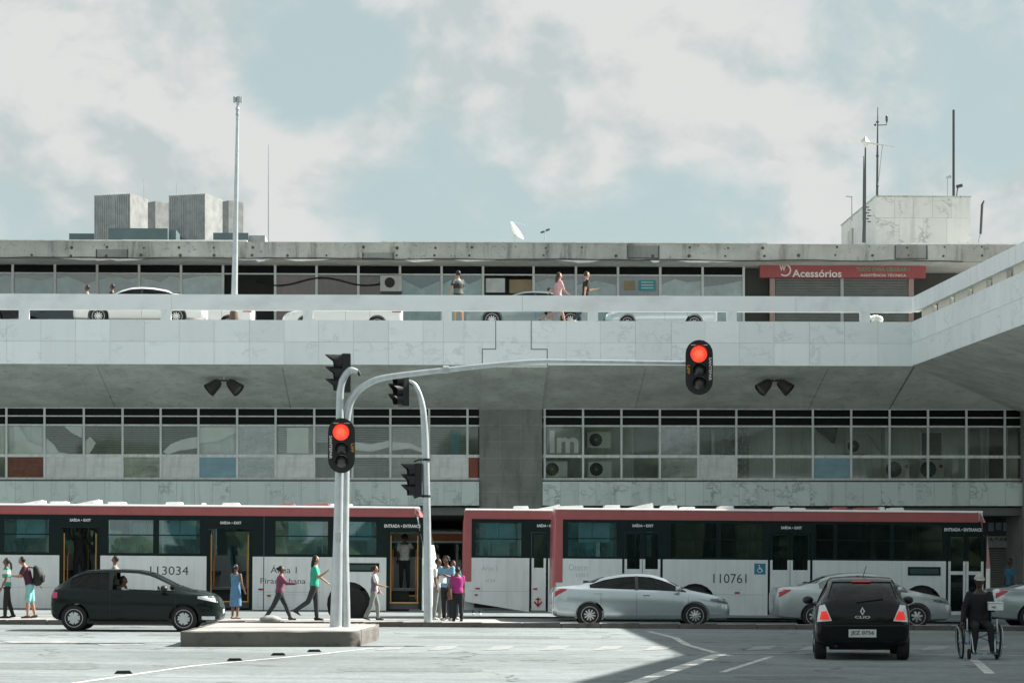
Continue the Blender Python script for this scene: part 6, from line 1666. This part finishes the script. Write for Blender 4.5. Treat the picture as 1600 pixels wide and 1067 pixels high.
def person(label, loc, heading, H, pose, skin='tan', top='black', sleeve='short', bottom='black', leg='long', shoe='shoe_black', hair='short', haircol='hair_black', z=None, drop=True, fat=1., skirt=False, cap=None, group='people in the street', voxel=.022):
    J, k = fk(pose, H); r = lambda v: v*k*fat
    lo = min(J['anL'].z, J['anR'].z)-.075*k
    if drop:
        for q in J:
            if isinstance(J[q], Vector) and q not in ('hd', 'hdirL', 'hdirR'): J[q] = J[q]-Vector((0, 0, lo))
    t = thing('person', label, 'person', loc, heading, group)
    up = (J['neck']-J['pelvis']).normalized(); P = J['pelvis']
    def torso(mb, o, z0=-.05, z1=.58):
        path, rad = [], []
        for u, (a, b) in ((-.09, (.10, .08)), (-.03, (.155, .11)), (.05, (.16, .115)), (.16, (.138, .10)), (.32, (.160, .112)), (.44, (.172, .105)), (.50, (.13, .085)), (.56, (.062, .06))):
            if z0 <= u <= z1: path.append(P+up*u*k); rad.append((r(a)+o, r(b)+o))
        mb.tube(path, rad, 16)
    def arm(mb, s, o, n):
        if n >= 1:
            a, b = J['sh'+s], J['el'+s]; f = 1 if n >= 1.5 else .62
            capsule(mb, a, a.lerp(b, f), r(.052)+o, r(.043)+o*1.2)
        if n >= 2: capsule(mb, J['el'+s], J['wr'+s], r(.041)+o, r(.029)+o)
    def legm(mb, s, o, n):
        a, b, c = J['hip'+s], J['kn'+s], J['an'+s]
        if n == 1: capsule(mb, a, a.lerp(b, .95), r(.084)+o, r(.068)+o*1.6)
        if n >= 2: capsule(mb, a, b, r(.084)+o, r(.060)+o); capsule(mb, b, b.lerp(c, .35), r(.058)+o, r(.056)+o); capsule(mb, b.lerp(c, .35), c, r(.056)+o, r(.038)+o*1.3)
    # body, one continuous skin
    b = MB(); torso(b, 0)
    hd = J['hd']; hc = J['head']
    capsule(b, J['neck']-up*.05*k, hc-hd*.05*k, .052*k, .050*k)
    b.ball(tuple(hc), (.088*k, .074*k, .105*k), 14, 10); b.ball(tuple(hc+Vector((.022*k, 0, -.055*k))), (.056*k, .052*k, .055*k), 10, 8)
    for s in 'LR': arm(b, s, 0, 2); legm(b, s, 0, 2)
    body = remeshed(b, voxel*k, 2)
    fw = Vector((math.cos(R(pose.get('head', 0))), 0, -math.sin(R(pose.get('head', 0)))))
    body.ball(tuple(hc+fw*.088*k-hd*.018*k), (.017*k, .013*k, .022*k), 6, 5, 0)
    for s in (-1, 1):
        body.ball(tuple(hc+Vector((0, s*.073*k, -.008*k))), (.02*k, .01*k, .03*k), 6, 5, 0)
        body.ball(tuple(hc+fw*.079*k+Vector((0, s*.030*k, .012*k))), (.008*k, .012*k, .007*k), 6, 4, 1)
    body.ball(tuple(hc+fw*.080*k-hd*.058*k), (.008*k, .024*k, .007*k), 6, 4, 2)
    for nm, s in (('L', 1), ('R', -1)):   # hands with five fingers
        w, d = J['wr'+nm], J['hdir'+nm].normalized(); side = Vector((0, 1, 0)); pn = d.cross(side).normalized(); ac = pn.cross(d).normalized()
        pc = w+d*.045*k; body.tube([w, w+d*.03*k, w+d*.085*k], [(.03*k, .022*k), (.040*k, .016*k), (.038*k, .014*k)], 8)
        for i, (o, l) in enumerate(((-.030, .062), (-.010, .075), (.010, .070), (.029, .055))):
            base = w+d*.075*k+pn.cross(d).normalized()*o*k; c1 = (d*.9+pn*-.35*s*0+fw*.25).normalized()
            body.tube([base, base+d*l*.5*k, base+d*l*.5*k+c1*l*.5*k], [.0085*k, .008*k, .006*k], 6)
        th = w+d*.03*k+fw*.025*k; body.tube([th-fw*.01*k, th+(d+fw).normalized()*.03*k, th+(d*1.3+fw*.7).normalized()*.06*k], [.011*k, .010*k, .007*k], 6)
    body.build('body', ['skin_'+skin, 'eye_dark', 'lip'], t, smooth=70)
    # clothes
    c = MB(); torso(c, .016*k, -.06, .50)
    n = {'none': 0, 'short': 1, 'long': 2}[sleeve]
    if n == 0: c.ball(tuple(J['shL']), r(.045), 8, 6); c.ball(tuple(J['shR']), r(.045), 8, 6)
    for s in 'LR': arm(c, s, .014*k, n)
    if skirt:
        path = [P+up*.14*k, P, P-Vector((0, 0, .16*k)), P-Vector((0, 0, .34*k)), P-Vector((0, 0, .52*k))]
        c.tube(path, [(r(.145), r(.11)), (r(.175), r(.13)), (r(.19), r(.15)), (r(.20), r(.16)), (r(.21), r(.17))], 18)
    remeshed(c, voxel*k, 2).build('dress' if skirt else 'shirt', 'cloth_'+top, t, smooth=70)
    if not skirt:
        c = MB(); torso(c, .012*k, -.10, .06); nl = {'long': 2, 'shorts': 1}[leg]
        for s in 'LR': legm(c, s, .013*k, nl)
        remeshed(c, voxel*k, 2).build('trousers' if nl == 2 else 'shorts', 'cloth_'+bottom, t, smooth=70)
    for s in 'LR':
        a = J['an'+s]; q = J['ft'+s]; f, u = Vector((math.cos(q), 0, math.sin(q))), Vector((-math.sin(q), 0, math.cos(q)))
        m = MB(); base = a-u*.075*k
        m.tube([base-f*.07*k+u*.035*k, base-f*.04*k+u*.045*k, base+f*.05*k+u*.04*k, base+f*.13*k+u*.026*k, base+f*.185*k+u*.022*k], [(.030*k, .03*k), (.038*k, .045*k), (.042*k, .038*k), (.044*k, .026*k), (.025*k, .018*k)], 10)
        m.build('shoe', shoe, t, smooth=60)
    # hair
    h = MB(); hb = hc+Vector((-.014*k, 0, .018*k))
    full = MB().ball(tuple(hb), (.095*k, .084*k, .104*k), 18, 14)
    keep = [f for f in full.f if not any((full.v[i][0]-hc.x) > (.030+.10*max(0, (full.v[i][2]-hc.z-.02*k)/k))*k or full.v[i][2] < hc.z-(.055 if hair != 'long' else .09)*k for i in f)]
    h.v = full.v; h.f = keep; h.m = [0]*len(keep)
    bk = hc+Vector((-.06*k, 0, 0))
    if hair == 'long': h.tube([hc+Vector((-.03*k, 0, .04*k)), bk+Vector((-.02*k, 0, -.06*k)), bk+Vector((-.045*k, 0, -.17*k)), bk+Vector((-.04*k, 0, -.30*k))], [(.07*k, .06*k), (.085*k, .05*k), (.085*k, .035*k), (.05*k, .02*k)], 12)
    if hair == 'bun': h.ball(tuple(hc+Vector((-.115*k, 0, .02*k))), (.05*k, .05*k, .05*k), 10, 8)
    if hair == 'tail': h.tube([bk+Vector((-.03*k, 0, .0)), bk+Vector((-.075*k, 0, -.05*k)), bk+Vector((-.085*k, 0, -.20*k)), bk+Vector((-.06*k, 0, -.28*k))], [.035*k, .035*k, .028*k, .01*k], 8)
    if hair == 'curly':
        for i in range(26):
            a, b_ = random.uniform(0, 6.28), random.uniform(-.2, 1.4); h.ball((hb.x-.01*k+.088*k*math.cos(b_)*math.cos(a)*(.6 if math.cos(a) > 0 else 1.1), hb.y+.088*k*math.cos(b_)*math.sin(a), hb.z+.09*k*math.sin(b_)), .035*k, 6, 5)
    if hair != 'bald': h.build('hair', haircol, t, smooth=60)
    if cap:
        q = MB(); cc = hc+Vector((0, 0, .035*k)); fb = MB().ball(tuple(cc), (.105*k, .092*k, .095*k), 18, 12)
        q.v = fb.v; q.f = [f for f in fb.f if all(fb.v[i][2] > cc.z-.015*k for i in f)]; q.m = [0]*len(q.f)
        q.tube([cc+Vector((.06*k, 0, 0)), cc+Vector((.13*k, 0, -.008*k)), cc+Vector((.175*k, 0, -.02*k))], [(.085*k, .012*k), (.08*k, .008*k), (.045*k, .006*k)], 14)
        q.build('cap', cap, t, smooth=60)
    return t, J, k
def stand(px, py_foot, Y, zg=None):
    p = at(px, py_foot, Y); return (p.x, Y, (g(p.x)+.118) if zg is None else zg)
def hgt(px, py_top, Y, z0): return at(px, py_top, Y).z-z0
EAST, WEST, SOUTH, NORTH = 0., math.pi, -math.pi/2, math.pi/2
random.seed(21)
def walker(label, px, top_py, Y, heading, pose, zg=None, **k):
    l = stand(px, 960, Y, zg); H = hgt(px, top_py, Y, l[2])*1.0
    return person(label, l, heading, H*1.015, pose, **k)+(l,)
walk1 = dict(lean=6, legL=(24, 6), legR=(-18, 22), armL=(-18, 8, 12), armR=(22, 8, 28))
walk2 = dict(lean=4, legL=(-16, 24), legR=(20, 5), armL=(16, 8, 25), armR=(-16, 8, 10))
stand_ = dict(lean=2, legL=(2, 4), legR=(-3, 4), armL=(8, 7, 18), armR=(4, 7, 14))
walker('woman in white and green striped top and black trousers at the left edge', 11, 875, 60.2, WEST+.3, dict(stand_, legL=(8, 6), legR=(-8, 10)), top='stripe_green', bottom='black', hair='tail', skin='brown')
_, Jb, kb, lb = walker('person in maroon shirt and aqua shorts bending forward under a backpack', 47, 871, 60.4, WEST, dict(lean=16, head=22, legL=(6, 6), legR=(-4, 8), armL=(28, 10, 70), armR=(30, 10, 65)), top='maroon', bottom='aqua', leg='shorts', shoe='shoe_brown', hair='short', skin='tan')
def backpack():
    c = Vector((lb[0]+.22-.06, lb[1], lb[2]+1.12)); b = MB()
    t = thing('backpack', 'black backpack on the back of the person in aqua shorts', 'backpack', (c.x, c.y, c.z-.25))
    b.tube([(-.03, 0, 0), (.02, 0, .06), (.06, 0, .22), (.02, 0, .40), (-.05, 0, .48)], [(.10, .07), (.16, .13), (.17, .14), (.15, .11), (.06, .05)], 16); b.build('pack', 'nylon_black', t, smooth=50)
    b = MB().tube([(.10, 0, .06), (.17, 0, .10), (.18, 0, .24), (.12, 0, .30)], [(.08, .04), (.12, .05), (.12, .05), (.08, .03)], 12); b.build('pocket', 'nylon_black', t, smooth=50)
    for s in (-1, 1): MB().tube([(-.04, s*.10, .44), (-.20, s*.12, .46), (-.27, s*.12, .30), (-.16, s*.13, .06), (-.02, s*.12, .04)], .018, 6).build('strap', 'nylon_black', t)
    MB().tube([(.05, -.1, .04), (.12, -.1, -.04), (.16, -.1, -.10)], .01, 5).build('strap_end', 'nylon_black', t)
backpack()
walker('dark haired person mostly hidden behind the dark green hatchback', 181, 872, 61.2, WEST, stand_, top='grey', hair='short', skin='brown')
walker('woman in a long blue dress stepping to the open bus door', 368, 885, 61.0, R(60), dict(stand_, armL=(40, 12, 75), armR=(-6, 14, 30)), top='dress', skirt=True, sleeve='none', hair='bun', skin='brown', shoe='shoe_brown')
walker('woman in purple shirt striding right with one hand held out', 437, 884, 60.0, EAST, dict(lean=5, legL=(26, 6), legR=(-26, 8), armL=(-14, 10, 20), armR=(42, 4, 46)), top='purple', sleeve='long', bottom='charcoal', hair='bun', skin='brown', fat=1.1)
walker('woman in bright green shirt with long black hair walking behind the poles', 491, 871.5, 59.8, EAST, dict(lean=3, head=6, legL=(6, 4), legR=(-22, 34), armR=(18, 14, 105), armL=(24, 8, 30)), top='green', bottom='charcoal', hair='long', skin='tan')
walker('young person in striped shirt and grey trousers walking towards the entrance door', 584, 886, 60.4, EAST, dict(lean=3, head=8, legL=(16, 14), legR=(-12, 16), armL=(10, 7, 20), armR=(16, 7, 60)), top='stripe_multi', bottom='grey', hair='bun', skin='tan')
_, Jr, kr, lr = walker('man in light blue shirt reading a white paper between the buses', 699, 872.5, 60.7, R(-110), dict(lean=5, head=24, legL=(2, 4), legR=(-3, 4), armL=(26, 6, 78), inL=26, armR=(26, 6, 78), inR=26), top='skyblue', bottom='black', hair='curly', skin='brown', fat=1.1)
walker('woman in magenta shirt with her back turned and a brown handbag', 715, 889, 59.9, R(100), dict(stand_, armL=(-8, 14, 40), armR=(5, 8, 20)), top='magenta', bottom='black', hair='bun', skin='brown', fat=1.12)
walker('person in white shirt waiting behind the grey signal post between the buses', 684, 876, 61.6, R(-30), dict(stand_, armL=(20, 8, 70)), top='white', bottom='grey', hair='short', skin='brown', shoe='shoe_white')
walker('person in teal shirt standing behind the man reading a paper', 708, 879, 61.9, R(-70), stand_, top='teal', bottom='jeans', hair='short', skin='brown', shoe='shoe_white')
def paper():
    a = (Jr['wrL']+Jr['wrR'])/2+Jr['hdirL']*.07; q = R(-110); x = lr[0]+a.x*math.cos(q)-a.y*math.sin(q); y = lr[1]+a.x*math.sin(q)+a.y*math.cos(q)
    b = MB(); n = 6; w, h = .20, .20; vs = []
    for i in range(n+1):
        for j in range(2): u = i/n-.5; vs.append((u*w, -.05*math.cos(u*3)+(.10 if j else 0), (j-.3)*h))
    b.add(vs, [(2*i, 2*i+2, 2*i+3, 2*i+1) for i in range(n)]); o = b.build('paper', 'paper', None, smooth=60, loc=(x+.05, y-.06, lr[2]+a.z-.16)); tag(o, 'white sheet of paper held by the man in light blue', 'paper')
paper()
def handbag():
    p = at(703, 928, 59.75); t = thing('handbag', 'brown shoulder bag hanging at the side of the woman in magenta', 'handbag', (p.x, 59.72, p.z-.14))
    MB().tube([(0, 0, 0), (0, 0, .05), (0, 0, .22), (.02, 0, .30)], [(.06, .05), (.13, .065), (.12, .05), (.09, .025)][::1], 14).build('pouch', 'leather_brown', t, smooth=50)
    MB().tube([(-.10, 0, .27), (.02, -.04, .50), (.16, .0, .68), (.20, .16, .62)], .012, 6).build('strap', 'leather_brown', t)
handbag()
walker('person standing in the gap with only dark jeans and white sneakers showing', 745, 888, 72.1, SOUTH, stand_, zg=g(-1), top='white', bottom='jeans', shoe='shoe_white', hair='short')
walker('man in blue shirt standing in the dark hall at the far right', 1579, 875.5, 78.5, R(200), stand_, zg=-.11, top='blue', bottom='black', hair='short', skin='dark')
walker('passenger in dark clothes standing inside the open rear door of the left bus', 124, 828, 63.9, SOUTH+.2, dict(stand_, armR=(120, 14, 30), armL=(10, 20, 50)), zg=1.0, top='black', bottom='black', hair='curly', skin='dark', group='passengers inside the left bus')
person('passenger seated at the window of the left bus', (at(184, 0, 63.8).x, 63.85, .98), EAST, 1.66, dict(lean=0, legL=(85, 85), legR=(85, 85)), drop=True, top='olive', bottom='charcoal', hair='short', skin='brown', group='passengers inside the left bus')
walker('passenger boarding at the front door of the left bus', 632, 838, 64.3, NORTH, dict(stand_, armR=(60, 20, 60)), zg=.92, top='white', bottom='charcoal', hair='curly', skin='brown', group='passengers inside the left bus')
# driver of the dark green hatchback
dl = celta.location; person('driver at the wheel of the dark green hatchback', (dl.x-.22, dl.y-.36, dl.z+.24), EAST, 1.58, dict(lean=-12, head=10, legL=(88, 25), legR=(88, 25), armL=(48, 4, 30), armR=(48, 4, 30)), drop=True, top='white', bottom='charcoal', hair='short', skin='brown', group='people in vehicles')
# on the deck
DZ = zF1-.02
walker('man in black printed shirt on the deck seen from behind', 716, 426.5, 81.75, R(120), dict(stand_, armL=(-12, 22, 20), armR=(8, 10, 20)), zg=DZ, top='back_print', bottom='grey', leg='shorts', shoe='shoe_white', hair='short', skin='tan', group='people on the upper deck')
walker('woman in pink top with long hair walking beside a child on the deck', 871, 426.5, 81.7, R(15), walk1, zg=DZ, top='pink', bottom='charcoal', leg='shorts', shoe='shoe_white', hair='long', haircol='hair_brown', skin='fair', group='people on the upper deck')
walker('small child in dark shorts walking behind the woman in pink', 857, 451, 81.6, R(10), walk2, zg=DZ, top='black', bottom='black', leg='shorts', shoe='shoe_black', hair='short', haircol='hair_brown', skin='fair', group='people on the upper deck', voxel=.03)
walker('man in black shirt and dark trousers leading the group on the deck', 915, 426, 81.75, R(5), dict(walk2, armL=(20, 10, 80)), zg=DZ, top='black', bottom='jeans', shoe='shoe_white', hair='short', haircol='hair_brown', skin='fair', group='people on the upper deck')
walker('dark haired man just visible left of the white taxi roof', 176, 447, 84.6, WEST, stand_, zg=DZ, top='charcoal', hair='short', skin='brown', group='people on the upper deck')
walker('dark haired man furthest left among the heads above the rail', 137, 448.5, 84.6, WEST, stand_, zg=DZ, top='grey', hair='short', skin='brown', group='people on the upper deck')

# ---- wheelchair and its user
def wheelchair():
    p = onground(1540, 1030); x, y, z = p.x, p.y, g(p.x)
    t = thing('wheelchair', 'manual wheelchair with large spoked wheels rolling along the road', 'wheelchair', (x, y+.45, z), SOUTH+R(-4))
    for s in (-1, 1):
        yy = s*.31
        w = MB().tube([(-.06+.30*math.cos(q), 0, .30+.30*math.sin(q)) for q in [k*math.pi/16 for k in range(33)]], .019, 8).build('wheel', 'tyre', t, loc=(0, yy, 0)); w.rotation_euler = (R(-3*s), 0, 0)
        b = MB()
        for k in range(14): q = k*2*math.pi/14; b.tube([(-.06, 0, .30), (-.06+.285*math.cos(q), 0, .30+.285*math.sin(q))], .0025, 4)
        b.lathe([(-.03, .03), (.03, .03)], (-.06, 0, .30), 'y', 12); b.build('spokes', 'galvanised', w)
        MB().tube([(-.06+.265*math.cos(q), s*.045, .30+.265*math.sin(q)) for q in [k*math.pi/16 for k in range(33)]], .009, 6).build('hand_rim', 'galvanised', w)
        c = MB().lathe([(-.02, .05), (-.022, .085), (-.012, .095), (.012, .095), (.022, .085), (.02, .05)], (.36, s*.24, .095), 'y', 18).build('caster', 'tyre', t, smooth=40)
        MB().tube([(.36, s*.24, .10), (.35, s*.24, .24), (.30, s*.24, .27)], .014, 8).build('caster_fork', 'galvanised', c)
        MB().tube([(-.20, s*.235, .92), (-.20, s*.235, .48), (-.16, s*.235, .27), (.34, s*.235, .27), (.36, s*.235, .47), (-.18, s*.235, .50)], .013, 8).build('side_frame', 'frame_blue', t)
        MB().tube([(-.18, s*.26, .70), (.26, s*.26, .70), (.28, s*.26, .50)], .013, 8).build('arm_rest', 'galvanised', t)
        MB().box(-.12, .24, s*.26-.03, s*.26+.03, .705, .735).build('arm_pad', 'nylon_black', t, bevel=.01)
        MB().tube([(.36, s*.20, .45), (.50, s*.19, .16), (.54, s*.18, .12)], .013, 8).build('leg_rest', 'galvanised', t)
        MB().box(.46, .64, s*.13-.085, s*.13+.085, .10, .115).build('foot_plate', 'frame_blue', t, bevel=.005)
        MB().tube([(-.20, s*.235, .92), (-.32, s*.235, .93)], .016, 8).build('push_handle', 'nylon_black', t)
    MB().box(-.18, .28, -.23, .23, .48, .52).build('seat', 'nylon_black', t, bevel=.015)
    MB().box(-.22, -.20, -.23, .23, .50, .92).build('backrest', 'nylon_black', t, bevel=.008)
    MB().tube([(.1, -.23, .28), (.1, .23, .48)], .011, 6).build('cross_brace', 'galvanised', t); MB().tube([(.08, .23, .28), (.08, -.23, .48)], .011, 6).build('cross_brace', 'galvanised', t)
    pose = dict(lean=2, head=4, legL=(84, 78), legR=(84, 84), footL=0, footR=0, armR=(8, 20, 25), armL=(22, 8, 72), inL=10, spread=5)
    c, s_ = math.cos(SOUTH+R(-4)), math.sin(SOUTH+R(-4)); off = -.06
    H = 1.72
    person('man in dark clothes and pale cap sitting in the wheelchair', (x+off*c, y+.45+off*s_, z+.085), SOUTH+R(-4), H, pose, skin='dark', top='black', sleeve='long', bottom='black', shoe='shoe_black', hair='short', cap='cap_grey', fat=.98)
    q = at(1557, 947, y+.05); b = thing('foam_box', 'white box resting on the lap of the man in the wheelchair', 'box', (q.x, y+.12, q.z-.07), R(-6))
    MB().box(-.125, .125, -.10, .10, 0, .12).build('tray', 'foam_white', b, bevel=.01); MB().box(-.13, .13, -.105, .105, .124, .15).build('lid', 'foam_white', b, bevel=.008)
mat('frame_blue', (.05, .16, .26), .35, metal=.2); mat('cap_grey', (.36, .38, .37), .8)
wheelchair()
